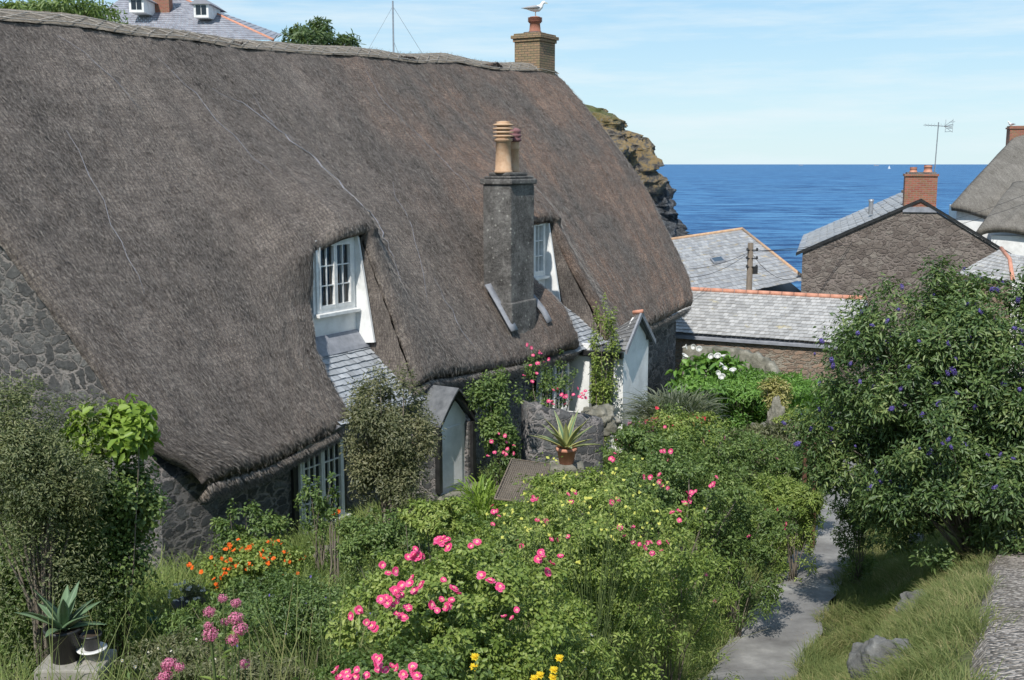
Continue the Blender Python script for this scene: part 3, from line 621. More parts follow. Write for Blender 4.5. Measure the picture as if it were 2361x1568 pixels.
# front chimney
FB=-.15
p1=hp(1178,600,FB); p2=hp(1232,600,FB); a1,a2=p1.x,p2.x; zt=hp(1180,402,FB).z
mb=MB(); mb.box(a1,a2,FB,FB+.72,-4.6,zt-.22); mb.box(a1-.05,a2+.05,FB-.05,FB+.77,zt-.22,zt-.1); 
mb.box(a1+.01,a2-.01,FB+.01,FB+.7,zt-.1,zt-.04); mb.box(a1+.12,a2-.12,FB+.1,FB+.65,zt-.04,zt+.04); mb.box(a1-.04,a2+.04,FB-.05,FB+.7,-4.6,-3.0)
ch=mb.build('front_chimney_stack',M['render'],cot,bevel=.045)
pp=pot(ch,(a1+.28,FB+.36,zt+.02),.18,1.12,'pot_buff'); pp['label']='buff clay chimney pot with louvred top'; pp=pot(ch,(a2-.2,FB+.42,zt+.02),.12,.72,'pot_buff',False); pp['label']='slimmer clay chimney pot with a purple louvred cap'
mb=MB(); mb.lathe((a2-.2,FB+.42,zt+.7),[(.12,0),(.17,.03),(.16,.08),(.12,.09),(.17,.12),(.16,.17),(.12,.18),(.16,.21),(.15,.27),(.05,.31)],18); mb.build('pot_cap',M['pot_purple'],pp,True)
for (aa0,aa1) in ((a1-.18,a1+.02),(a2-.02,a2+.06)):
    ts=np.linspace(.07,.2,10); mb=MB(); vs=[]
    qa_=roofP(ts*0+aa0,ts); qb_=roofP(ts*0+aa1,ts)
    for k in range(10):
        vs+=[(qa_[0][k],qa_[1][k]-.775*.08,qa_[2][k]+.632*.08),(qb_[0][k],qb_[1][k]-.775*.13,qb_[2][k]+.632*.13)]
    mb.add(vs,[(2*k,2*k+1,2*k+3,2*k+2) for k in range(9)]); o=mb.build('lead_flashing',M['lead'],ch,True); s=o.modifiers.new('t','SOLIDIFY'); s.thickness=.03
q=hp(1235,170,5.2); qa=q.x-.55; 
mb=MB(); zb=3.95
mb.box(qa,qa+1.0,4.75,5.65,1.5,zb-.2); mb.box(qa-.04,qa+1.04,4.71,5.69,zb-.2,zb-.1); mb.box(qa-.09,qa+1.09,4.66,5.74,zb-.1,zb); mb.box(qa-.02,qa+1.02,4.73,5.67,zb,zb+.06)
rch=mb.build('ridge_chimney_stack',M['brick_lichen'],cot,bevel=.012)
mb=MB(); mb.box(qa+.2,qa+.8,4.95,5.45,zb+.06,zb+.12); mb.build('flaunching',M['render'],rch,bevel=.02)
pot(rch,(qa+.5,5.2,zb+.1),.18,.5,'pot_red')
l1=hp(688,1225,-.02); l2=hp(787,1190,-.02); window(cot,l1.x,l2.x,l1.z+.02,-4.72,-.05,3,4,2,fw=.05,curtain=False,name='ground_floor_window')
for xx in (l1.x-.12,l2.x+.005): MB().box(xx,xx+.115,-.06,.02,l1.z-.1,-4.4).build('window_surround',M['black'],cot)
window(cot,11.0,12.4,-5.9,-4.5,-.2,3,4,2,curtain=False,name='ground_floor_window')
# pointed small porch
pa,pb=5.8,6.95
mb=MB(); mb.box(pa,pa+.12,-1.0,-.01,-7.2,-4.95); mb.box(pb-.12,pb,-1.0,-.01,-7.2,-4.95); po=mb.build('small_porch',M['stone_dark'],cot)
mb=MB(); ar=[]
for k in range(11):
    t=k/10; x=pa-.04+(pb-pa+.08)*t; ar.append((x,-4.95+.6*(1-abs(2*t-1)**1.15)))
for (x0,z0),(x1,z1) in zip(ar[:-1],ar[1:]): mb.prism([(x0,-1.06,z0),(x1,-1.06,z1),(x1,-1.06,z1+.13),(x0,-1.06,z0+.13)],(0,.1,0))
mb.box(pa-.05,pa+.05,-1.07,-.97,-6.1,-4.95); mb.box(pb-.05,pb+.06,-1.07,-.97,-6.4,-4.95); mb.build('arched_fascia',M['black'],po)
mb=MB()
for (x0,z0),(x1,z1) in zip(ar[:-1],ar[1:]): mb.prism([(x0,-1.1,z0+.13),(x1,-1.1,z1+.13),(x1,-1.1,z1+.17),(x0,-1.1,z0+.17)],(0,1.1,0))
mb.build('porch_roof',M['slatedark'],po)
mb=MB(); mb.prism([(pa+.02,-.92,-7)]+[(x,-.92,z0-.01) for x,z0 in ar[1:-1]]+[(pb-.1,-.92,-7)],(0,.05,0)); mb.box(pa+.2,pb-.25,-.945,-.92,-6.1,-4.95)
dd_=mb.build('white_panel',M['white'],po)
mb=MB(); mb.box(pa-.1,pb+.05,-1.35,-1.0,-7.2,-6.15); mb.build('porch_step_wall',M['wallstone'],po,bevel=.08)
# gabled porch
bf=-1.5; gq=hp(1437,850,bf); gr_=hp(1494,850,bf); ga,gb_=gq.x,gr_.x; gm=(ga+gb_)/2; zp=hp(1466,722,bf).z; ze=hp(1440,796,bf).z
mb=MB(); mb.prism([(ga+.16,bf,ze-.5),(gb_-.16,bf,ze-.5),(gb_-.16,bf,ze+.1),(gm,bf,zp-.12),(ga+.16,bf,ze+.1)],(0,.12,0)); mb.box(ga+.16,gb_-.16,bf+.001,bf+.12,-8,ze-.5); mb.box(ga,ga+.16,bf,bf+.25,-8,ze-.05); mb.box(gb_-.16,gb_,bf,-.01,-8,ze-.05); mb.box(ga,ga+.14,-.6,-.01,-8,ze-.05)
gp=mb.build('gabled_porch',M['white'],cot)
MB().box(ga+.02,ga+.1,bf+.25,-.6,-8,-6.2).build('porch_side_wall',M['white'],gp)
yb=-1.0; zk=zp-.4
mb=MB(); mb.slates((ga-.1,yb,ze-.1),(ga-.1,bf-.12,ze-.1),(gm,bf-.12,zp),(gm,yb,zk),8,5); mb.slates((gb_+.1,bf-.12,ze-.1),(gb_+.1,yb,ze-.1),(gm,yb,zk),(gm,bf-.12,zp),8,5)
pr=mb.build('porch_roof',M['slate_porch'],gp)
mb=MB(); mb.prism([(ga-.1,bf-.08,ze-.13),(gm,bf-.08,zp-.05),(gb_+.1,bf-.08,ze-.13),(gm,bf-.08,zp-.18)],(0,.1,0)); mb.box(ga,gb_,yb,-.1,ze-.35,ze-.22); mb.build('roof_board',M['slatedark'],pr)
for sg_,xe in ((-1,ga-.12),(1,gb_+.12)):
    mb=MB(); mb.prism([(xe,bf-.15,ze-.18),(xe,bf-.15,ze-.06),(gm,bf-.15,zp+.05),(gm,bf-.15,zp-.08)],(0,.05,0)); mb.build('barge_board',M['lead'],pr)
mb=MB(); mb.tube([(gm,bf-.16,zp+.05),(gm,bf+.1,zp+.0)],.05,8); mb.build('ridge_tile',M['terracotta'],pr,True)
MB().box(ga-.14,ga-.02,bf-.02,-.01,ze-.3,ze-.18).build('black_gutter',M['black'],gp)
# gull
def gull(name,label,p,s,yaw,group=None):
    t=thing(name,label,'bird',p,yaw)
    pts=[(-.26,0,.17),(-.2,0,.175),(-.12,0,.18),(-.02,0,.18),(.08,0,.19),(.14,0,.23),(.165,0,.28),(.185,0,.315),(.21,0,.325),(.235,0,.32),(.25,0,.315),(.285,0,.305)]
    r=[.008,.02,.05,.075,.078,.055,.038,.036,.036,.026,.011,.004]
    MB().tube([Vector(q)*s for q in pts],[q*s for q in r],12).build('body',M['gullwhite'],t,True)
    for sd in (-1,1):
        mb=MB(); mb.tube([Vector(q)*s for q in [(.09,sd*.065,.2),(.0,sd*.082,.21),(-.12,sd*.06,.2),(-.24,sd*.025,.19),(-.33,sd*.01,.18)]],[.02*s,.045*s,.035*s,.018*s,.003*s],8); mb.build('wing',M['gullgrey'],t,True)
        mb=MB(); mb.tube([Vector(q)*s for q in [(.02,sd*.03,.13),(.01,sd*.03,.06),(.02,sd*.03,.0)]],.006*s,5); mb.tube([Vector(q)*s for q in [(0,sd*.03,.004),(.05,sd*.035,.004)]],.008*s,4); mb.build('leg',M['pot_buff'],t)
    mb=MB(); mb.tube([Vector(q)*s for q in [(.24,0,.318),(.27,0,.312),(.3,0,.3)]],[.012*s,.009*s,.003*s],6); mb.build('beak',M['yellow'],t)
    return t
cw=Vector((HO.x+(qa+.5)*c_-5.2*s_,HO.y+(qa+.5)*s_+5.2*c_,zb+.6)); gull('seagull','white seagull standing on the pot of the brick ridge chimney',cw,1.35,math.radians(12))
# ---------------------------------------------------------------- background houses
def hthing(name,label,cat,p,rz=0): 
    return thing(name,label,cat,(p.x,p.y,g(p.x,p.y)),rz,zabs=True)
P0=at(2082,620,42); sh=hthing('stone_house','brown stone house with blank gable wall and red brick chimney by the sea','house',P0,math.radians(-16))
hw=3.75; zeL=-3.3; zA=-1.3; ax=.5
mb=MB(); mb.prism([(-hw,0,-14),(hw,0,-14),(hw,0,zeL-.1),(ax,0,zA-.12),(-hw,0,zeL-.1)],(0,11,0)); mb.build('gable_wall',M['stone_gable'],sh)
mb=MB(); mb.slates((-hw-.2,11.1,zeL-.12),(-hw-.2,-.1,zeL-.12),(ax,-.1,zA),(ax,11.1,zA),16,34); mb.slates((hw+.2,-.1,zeL-.12),(hw+.2,11.1,zeL-.12),(ax,11.1,zA),(ax,-.1,zA),14,34)
rf=mb.build('roof',M['slate_far'],sh)
for sg_ in (-1,1):
    mb=MB(); mb.prism([(sg_*(hw+.25),-.08,zeL-.25),(sg_*(hw+.25),-.08,zeL-.12),(ax,-.08,zA+.02),(ax,-.08,zA-.1)],(0,.08,0)); mb.build('barge_board',M['black'],rf)
mb=MB(); mb.tube([(ax,.9,zA+.03),(ax,11.1,zA+.03)],.08,8); mb.build('ridge_tile',M['pot_buff'],rf,True)
mb=MB(); mb.box(ax-.6,ax+.55,-.03,.85,zA-.5,-.45); mb.box(ax-.64,ax+.59,-.07,.89,-.45,-.36); c2=mb.build('chimney',M['brick_red'],rf)
MB().box(ax-.55,ax+.5,.02,.8,-.36,-.3).build('flaunching',M['render'],c2); MB().box(ax-.63,ax+.58,-.06,.88,zA-.5,zA-.3).build('lead_flashing',M['lead'],c2)
pot(c2,(ax-.3,.4,-.33),.13,.22,'terracotta',False); pot(c2,(ax+.22,.4,-.33),.15,.3,'terracotta',False)
mb=MB(); mb.lathe((-1.2,2.5,zA-.7),[(.09,0),(.09,.5),(.12,.52),(.1,.6)],10); mb.build('flue_pipe',M['metal'],rf)
bp=at(2148,470,42.2); tp=at(2156,285,42.2); ae=thing('television_aerial','tall thin television aerial mast beside the red brick chimney','aerial',(bp.x,bp.y,bp.z-.4))
mb=MB(); h=tp.z-bp.z+.4; mb.tube([(0,0,0),(.08,0,h+.05)],.022,6); mb.build('mast',M['metal'],ae)
mb=MB(); mb.tube([(-.45,0,h-.05),(.6,0,h-.12)],.012,5)
for i in range(7): x=-.42+.12*i; mb.tube([(x,-.2,h-.055-.007*i),(x,.2,h-.055-.007*i)],.007,4); mb.tube([(x,0,h-.12),(x,0,h)],.006,4)
for k in range(4):
    mb.tube([(.45+.05*k,-.25,h-.3+.12*k),(.45+.05*k,.3,h-.3+.12*k)],.008,4); mb.tube([(.3,0,h-.1),(.62,0,h-.32+.15*k)],.008,4)
mb.tube([(.35,0,h-.3),(.35,0,h+.15)],.01,4); mb.tube([(.62,0,h-.32),(.62,0,h+.18)],.008,4)
mb.build('aerial_head',M['metal'],ae)
def freehouse(name,label,px,py,Y): 
    p=at(px,py,Y); return thing(name,label,'house',(p.x,p.y,g(p.x,p.y)),zabs=False),Vector((p.x,p.y,g(p.x,p.y)))
t,o_=freehouse('slate_roofed_building','building with pale lichened slate roof and skylight behind the utility pole',1700,640,46)
R1=at(1500,560,54); R2=at(1712,529,52); E2=at(1860,634,43.5); E1=at(1560,705,40)
E2b=at(1858,645,43.5)
mb=MB(); mb.slates(E1,E2b,R2,R1,19,30); rf=mb.build('roof',M['slate_far'],t,off=o_)
mb=MB(); mb.prism([(p.x,p.y,p.z-.6) for p in (R1,R2,E2b,E1)],(0,0,-.12)); mb.build('roof_board',M['black'],rf,off=o_)
mb=MB(); mb.tube([R1+Vector((0,0,.03)),R2+Vector((0,0,.03))],.08,8); mb.tube([R2+Vector((0,0,.02)),E2b+Vector((0,0,.02))],.07,8); mb.build('ridge_tile',M['pot_buff'],rf,True,off=o_)
mb=MB(); mb.prism([(p.x,p.y,-13) for p in (E1,E2b,E2b+Vector((0,9,0)),R1+Vector((-4,2,0)))],(0,0,7.8)); mb.build('wall',M['stone_gable'],t,off=o_)
def bil(u,v): return E1.lerp(E2b,u).lerp(R1.lerp(R2,u),v)
best=min(((u/60,v/60) for u in range(60) for v in range(60)),key=lambda q:(lambda p:((CX+F*p.x/(p.y*cp-p.z*sp)-1645)**2+(CY-F*(p.y*sp+p.z*cp)/(p.y*cp-p.z*sp)-612)**2))(bil(*q)))
u0,v0=best; s0=bil(u0,v0); sx_=(bil(u0+.05,v0)-s0).normalized(); sy_=(bil(u0,v0+.05)-s0).normalized(); sn=sx_.cross(sy_).normalized(); 
mb=MB(); mb.prism([s0+sn*.03,s0+sx_*.55+sn*.03,s0+sx_*.55+sy_*.9+sn*.03,s0+sy_*.9+sn*.03],sn*.08); sk_=mb.build('skylight',M['lead'],rf,off=o_)
mb=MB(); mb.add([s0+sx_*.06+sy_*.06+sn*.115,s0+sx_*.49+sy_*.06+sn*.115,s0+sx_*.49+sy_*.84+sn*.115,s0+sx_*.06+sy_*.84+sn*.115],[(0,1,2,3)]); mb.build('skylight_pane',M['glass'],rf,off=o_)
t,o_=freehouse('low_stone_outbuilding','long low stone outbuilding with pale slates and terracotta ridge tiles',1760,800,34)
R1=at(1560,667,37.5); R2=at(2000,690,36); E2=at(1945,792,33.6); E1=at(1500,762,35.2)
mb=MB(); mb.slates(E1,E2,R2,R1,14,40); rf=mb.build('roof',M['slate_low'],t,off=o_)
mb=MB(); mb.prism([(p.x,p.y,p.z-.12) for p in (R1,R2,E2,E1)],(0,0,-.08)); bkk=Vector((1.0,2.6,-1.1)); mb.prism([(p.x,p.y,p.z-.06) for p in (R1,R2,R2+bkk,R1+bkk)],(0,0,-.1)); mb.build('roof_board',M['lead'],rf,off=o_)
mb=MB(); 
for i in range(16): p=R1.lerp(R2,i/16)+Vector((0,0,.03)); q=R1.lerp(R2,(i+.96)/16)+Vector((0,0,.03)); mb.tube([p,q],.08,8)
mb.build('ridge_tile',M['terracotta'],rf,True,off=o_)
W1=E1+Vector((.0,.15,-.08)); W2=E2+Vector((-.1,.15,-.08)); mb=MB(); mb.prism([(W1.x,W1.y,-11),(W2.x,W2.y,-11),(W2.x+1,W2.y+4,-11),(W1.x+1,W1.y+4,-11)],(0,0,W1.z-.1+11)); mb.build('wall',M['stone_red'],t,off=o_)
t,o_=freehouse('small_slate_outbuilding','small stone outbuilding with slate roof and terracotta hip below the stone gable',2280,640,37)
R1=at(2308,574,40); E1=at(2205,632,38); E2=at(2335,650,36.5); R2=at(2330,585,39.5); E3=at(2400,640,36)
mb=MB(); mb.slates(E1,E2,R2,R1,9,14); mb.slates(E2,E3,at(2420,600,39),R2,9,8); rf=mb.build('roof',M['slate_low'],t,off=o_)
mb=MB(); mb.tube([R1+Vector((0,0,.03)),at(2328,600,38.8)+Vector((0,0,.04)),E2+Vector((0,0,.06))],.07,8); mb.build('hip_tile',M['terracotta'],rf,True,off=o_)
mb=MB(); mb.prism([(p.x,p.y,-12) for p in (E1,E2,R2,R1)],(0,0,12+min(E1.z,E2.z)-.15)); mb.build('wall',M['stone_red'],t,off=o_)
p=at(2330,560,54); t=thing('thatched_house','grey thatched white cottage at the right edge above the sea','cottage',(p.x,p.y,g(p.x,p.y)),math.radians(-12),zabs=True)
def loc_(px,py,Y):
    w=at(px,py,Y)-Vector((p.x,p.y,0)); cc_,ss_=math.cos(math.radians(12)),math.sin(math.radians(12)); return Vector((w.x*cc_-w.y*ss_,w.x*ss_+w.y*cc_,w.z))
def thpatch(mbv,mbf,A_,B_,C_,D_,bul=.4,nu=24,nv=20):
    k=len(mbv); n=(B_-A_).cross(D_-A_).normalized()
    for j in range(nv+1):
        for i in range(nu+1):
            u,v=i/nu,j/nv; q=(A_.lerp(B_,u)).lerp(D_.lerp(C_,u),v)
            q=q+n*(bul*math.sin(math.pi*u)**.5*math.sin(math.pi*(v*.9+.08))**.5+.1*noise.noise(q*.8)); mbv.append(q)
    for j in range(nv):
        for i in range(nu): c=k+j*(nu+1)+i; mbf.append((c,c+1,c+nu+2,c+nu+1))
V=[];Fq=[]
thpatch(V,Fq,loc_(2192,472,53),loc_(2460,560,50),loc_(2520,285,56),loc_(2345,308,57),.35)
thpatch(V,Fq,loc_(2345,308,57),loc_(2520,285,56),loc_(2560,460,64),loc_(2380,470,64),.2)
V=np.array([tuple(q) for q in V]); o=npmesh('thatched_roof',V,Fq,M['thatch_far'],t,uv=np.stack([V[:,0]+V[:,1]*.3,V[:,2]*1.4],1),smooth=True); s=o.modifiers.new('t','SOLIDIFY'); s.thickness=.3; s.offset=-1
V=[];Fq=[]; thpatch(V,Fq,loc_(2250,535,50.2),loc_(2420,545,48.5),loc_(2470,430,52),loc_(2335,420,52.8),.55)
V=np.array([tuple(q) for q in V]); o=npmesh('lower_thatch',V,Fq,M['thatch_far'],t,uv=np.stack([V[:,0]+V[:,1]*.3,V[:,2]*1.4],1),smooth=True); s=o.modifiers.new('t','SOLIDIFY'); s.thickness=.3; s.offset=-1
q1=loc_(2206,485,53.3); q2=loc_(2290,530,52.0); mb=MB(); mb.prism([(q1.x,q1.y,-14),(q2.x,q2.y,-14),(q2.x+1,q2.y+8,-14),(q1.x+1,q1.y+8,-14)],(0,0,14-2.2)); mb.build('white_wall',M['white'],t)
q1=loc_(2285,560,50.1); q2=loc_(2460,600,48.4); mb=MB(); mb.prism([(q1.x,q1.y,-14),(q2.x,q2.y,-14),(q2.x+1,q2.y+5,-14),(q1.x+1,q1.y+5,-14)],(0,0,14-3.2)); mb.build('white_wall',M['white'],t)
q=loc_(2345,325,57); mb=MB(); mb.box(q.x-.45,q.x+.6,q.y-.4,q.y+.4,q.z-1,q.z+.75); mb.box(q.x-.5,q.x+.65,q.y-.45,q.y+.45,q.z+.6,q.z+.68); mb.build('chimney',M['brick_red'],t)
gull('seagull','small white seagull on the brick chimney at the right edge',at(2331,294,57),.9,math.radians(200))
b0=at(1727,670,39); t=thing('utility_pole','wooden utility pole with insulators and cables in front of the slate roof','pole',(b0.x,b0.y,g(b0.x,b0.y)))
zt2=at(1727,560,39).z-g(b0.x,b0.y); mb=MB(); mb.tube([(0,0,0),(0,0,zt2)],[.13,.1],10); mb.build('pole',M['wood'],t,True)
for k in range(3):
    mb=MB(); mb.tube([(-.12,-.08,zt2-.25-.3*k),(.24,-.08,zt2-.25-.3*k)],.02,5); mb.lathe((.22,-.08,zt2-.27-.3*k),[(.03,0),(.05,.03),(.03,.1)],8); mb.lathe((-.12,-.08,zt2-.27-.3*k),[(.03,0),(.05,.03),(.03,.1)],8); mb.build('insulator',M['black'],t)
MB().box(.1,.26,-.12,.02,zt2-1.1,zt2-.85).build('junction_box',M['black'],t)
def wire(A_,B_,sag): return [A_.lerp(B_,i/14)-Vector((0,0,sag*4*(i/14)*(1-i/14))) for i in range(15)]
top=Vector((0,0,zt2-.3)); o0=Vector((b0.x,b0.y,g(b0.x,b0.y)))
for e,sg in ((at(1480,610,34)-o0,.35),(at(2361,470,50)-o0,.5),(at(2361,450,50)-o0,.5),(at(1850,635,43)-o0,.5),(at(1590,640,36)-o0,.2)):
    mb=MB(); mb.tube(wire(top,e,sg),.009,4); mb.build('cable',M['wire'],t)
p=at(400,40,62); t=thing('hilltop_house','grey slate roofed house with small dormers on the hill behind the thatch','house',(p.x,p.y,g(p.x,p.y)),zabs=False); o_=Vector(t.location)
T=at
rA=T(285,-8,66); rB=T(425,-2,66); eA=T(150,90,60); eB=T(630,92,60)
mb=MB(); mb.slates(eA,eB,rB,rA,20,34); eC=T(650,80,70); mb.slates(eB,eC,rB+Vector((0,.01,0)),rB,18,10); rf=mb.build('roof',M['slate_hill'],t,off=o_)
mb=MB(); mb.tube([rA,rB],.12,8); mb.tube([rB,eB],.08,8); mb.build('ridge_tile',M['terracotta'],rf,True,off=o_)
mb=MB(); mb.prism([(q.x,q.y,-2) for q in (eA,eB,eC,T(200,90,72))],(0,0,eB.z-.1+2)); mb.build('wall',M['white'],t,off=o_)
for (dx,dy) in ((315,24),(464,36)):
    w=T(dx,dy,61.8); mb=MB(); mb.box(w.x-.4,w.x+.4,w.y,w.y+2.5,w.z-.1,w.z+.65); d=mb.build('dormer',M['white'],rf,off=o_)
    mb=MB(); mb.prism([(w.x-.6,w.y-.15,w.z+.6),(w.x+.6,w.y-.15,w.z+.6),(w.x,w.y-.15,w.z+1.0)],(0,3.5,0)); mb.build('dormer_roof',M['slate_hill'],rf,off=o_)
    for s1_ in (-.28,.02): mb=MB(); mb.box(w.x+s1_,w.x+s1_+.26,w.y-.02,w.y-.005,w.z+.05,w.z+.55); mb.build('window',M['glass'],rf,off=o_)
w=T(372,-5,64); mb=MB(); mb.box(w.x-.5,w.x+.5,w.y-.3,w.y+.4,w.z-1,w.z+.9); mb.build('chimney',M['brick_red'],rf,off=o_)
b0=at(908,150,70); t=thing('radio_mast','thin guyed radio mast on the hill behind the thatch ridge','mast',(b0.x,b0.y,g(b0.x,b0.y))); H=at(905,2,70).z-g(b0.x,b0.y)
mb=MB(); mb.tube([(0,0,0),(0,0,H)],[.07,.05],6); mb.build('mast_pole',M['metal'],t)
for ex,fr_ in ((-3,.98),(3,.98),(-1.6,.8),(1.8,.85)): mb=MB(); mb.tube([(0,0,H*fr_),(ex*1.0,.6,H*fr_-4.8)],.012,4); mb.build('guy_wire',M['metal'],t)
def boat(name,label,cat,px,dist,L,sail=False,group=None):
    u=(px-CX)/F; x=u/cp*dist*1.0; t=thing(name,label,cat,(x,dist,-16))
    mb=MB(); mb.prism([(-L/2,-L*.1,L*.12),(L/2,-L*.1,L*.13),(L*.4,-L*.1,-.3),(-L*.45,-L*.1,-.3)],(0,L*.2,0)); mb.build('hull',M['paint'] if sail else M['slate_hill'],t)
    mb=MB()
    if sail: mb.prism([(0,0,L*.2),(0,0,L*1.4),(-L*.45,0,L*.2)],(0,.1,0)); mb.prism([(.3,0,L*.2),(.3,0,L*1.2),(L*.4,0,L*.15)],(0,.1,0)); mb.build('sail',M['paint'],t)
    else: mb.box(-L*.42,-L*.25,-L*.06,L*.06,L*.13,L*.24); mb.build('deckhouse',M['slate_hill'],t)
boat('sailing_boat','tiny white sailing boat near the horizon','boat',2029,3900,9,True)
boat('cargo_ship','distant grey cargo ship on the horizon beside the sailing boat','ship',2000,11000,52)
boat('cargo_ship','distant grey ship on the horizon nearer the headland','ship',1830,13000,50)
# ---------------------------------------------------------------- vegetation
plant('hill_tree','dark evergreen tree poking above the thatch ridge','tree',742,98,60,80,44,3200,.35,.1,'L_dark',K=40,stems=5,sr=.1,rcf=.24,skirt=0)
plant('hill_tree','green tree at the top left behind the thatch','tree',110,34,56,150,24,4500,.35,.12,'L_rose',K=30,stems=5,sr=.1,skirt=0)
plant('twiggy_shrub','twiggy grey green shrub with bare bent trunks at the left edge','shrub',80,1060,11.2,175,185,44000,.046,.017,'L_sage',K=150,stems=24,sr=.014,rcf=.24,skirt=.12,up=.42,inner=.4)
plant('dark_shrub','dark shaded shrub filling the corner under the thatch verge','shrub',110,1280,12.2,200,150,12000,.06,.03,'L_rose',K=44,stems=6,skirt=.5)
plant('leafy_shrub','shrub of big glossy lime green lobed leaves against the thatch corner','shrub',262,990,11.7,98,92,1300,.13,.09,'L_lime',K=30,stems=5,skirt=0,rcf=.3,up=.4,sr=.008)
plant('ivy','dark ivy mass below the lime green shrub','ivy',262,1160,11.8,98,120,9000,.06,.042,'L_rose',K=40,stems=4,skirt=.4,up=.4)
plant('porch_bush','dense olive green bush beside the small porch','bush',893,985,17.2,104,128,18000,.065,.026,'L_olive',K=70,stems=14,sr=.016,rcf=.25,skirt=.5,up=.5,inner=.3)
plant('climbing_rose','green climber on the cottage wall right of the small porch','climbing plant',1145,935,20.4,62,112,4200,.07,.04,'L_rose',K=36,stems=6,rcf=.24,flowers=[(ROSE,[(1150,1000,19.3),(1170,1035,19.3),(1140,1043,19.3),(1185,1045,19.3)],.8)])
plant('climbing_rose','pink flowering rose climbing below the grey chimney stack','climbing plant',1265,885,22.,62,88,1700,.065,.035,'L_rose',K=30,stems=8,rcf=.18,skirt=.3,flowers=[(ROSE,[(1225,802),(1245,815),(1240,838),(1227,880),(1300,915),(1335,915),(1350,902),(1295,910),(1322,910),(1265,925)],.95)])
plant('porch_climber','thin green climber scrambling beside the white gabled porch','climbing plant',1388,840,25.2,36,150,2000,.08,.038,'L_light',K=34,stems=8,rcf=.17,sr=.008)
plant('wall_climber','sparse climber on the stone wall left of the lower window','climbing plant',580,1230,15.,95,85,1900,.065,.04,'L_rose',K=36,stems=10,sr=.005,rcf=.16,skirt=.3)
plant('wall_climber','sparse green stems growing across the lower window','climbing plant',735,1160,15.5,50,90,900,.065,.035,'L_rose',K=26,stems=9,sr=.006,rcf=.16,skirt=.2)
plant('rose_bush','nearest rose bush with clusters of magenta pink blossoms','rose bush',1070,1425,5.8,300,160,17000,.034,.02,'L_light',K=200,stems=60,sr=.0035,rcf=.1,stemmat='stem',up=.6,inner=.3,flowers=[(ROSE,[(915,1370),(940,1400),(895,1322),(950,1332),(1035,1262),(1008,1252),(975,1283),(1045,1357),(1018,1382),(905,1395),(925,1420),(940,1285),(1180,1425),(865,1450),(915,1385),(945,1345),(1240,1290),(1272,1300),(1030,1400),(890,1380),(810,1420),(1130,1340),(1100,1250)],.55)])
plant('rose_bush','rose bush in the bottom centre with pink flowers at the frame edge','rose bush',880,1600,4.6,260,70,4600,.032,.02,'L_rose',K=40,stems=8,sr=.004,rcf=.2,stemmat='stem',flowers=[(ROSE,[(800,1552),(820,1560),(870,1530),(890,1545),(930,1555),(780,1565),(960,1560)],.5)])
plant('rose_bush','loose rose bush with pink blooms and yellow sprays in mid garden','rose bush',1370,1260,8.4,270,140,15000,.038,.02,'L_light',K=170,stems=44,sr=.0035,rcf=.11,stemmat='stem',flowers=[(ROSE,[(1500,1250),(1525,1270),(1440,1235),(1410,1157),(1135,1167),(1475,1255),(1550,1182),(1258,1200),(1285,1245),(1150,1190),(1310,1140),(1240,1150)],.5)])
plant('rose_bush','rose bush with pink blooms near the path bend','rose bush',1560,1130,12.5,165,90,9500,.045,.026,'L_rose',K=80,stems=16,rcf=.16,flowers=[(ROSE,[(1595,1135),(1588,1150),(1540,1125),(1580,1160),(1530,1040),(1415,1060),(1640,1120),(1500,1100)],.7)])
plant('mustard_sprays','tall pale yellow flowering sprays among the roses','flowering plant',1370,1170,7.6,270,110,1600,.035,.012,'L_light',K=50,stems=44,sr=.0028,rcf=.14,stemmat='stem',skirt=.3,flowers=[(YEL,98,.55)])
R1_=ROSES[1]
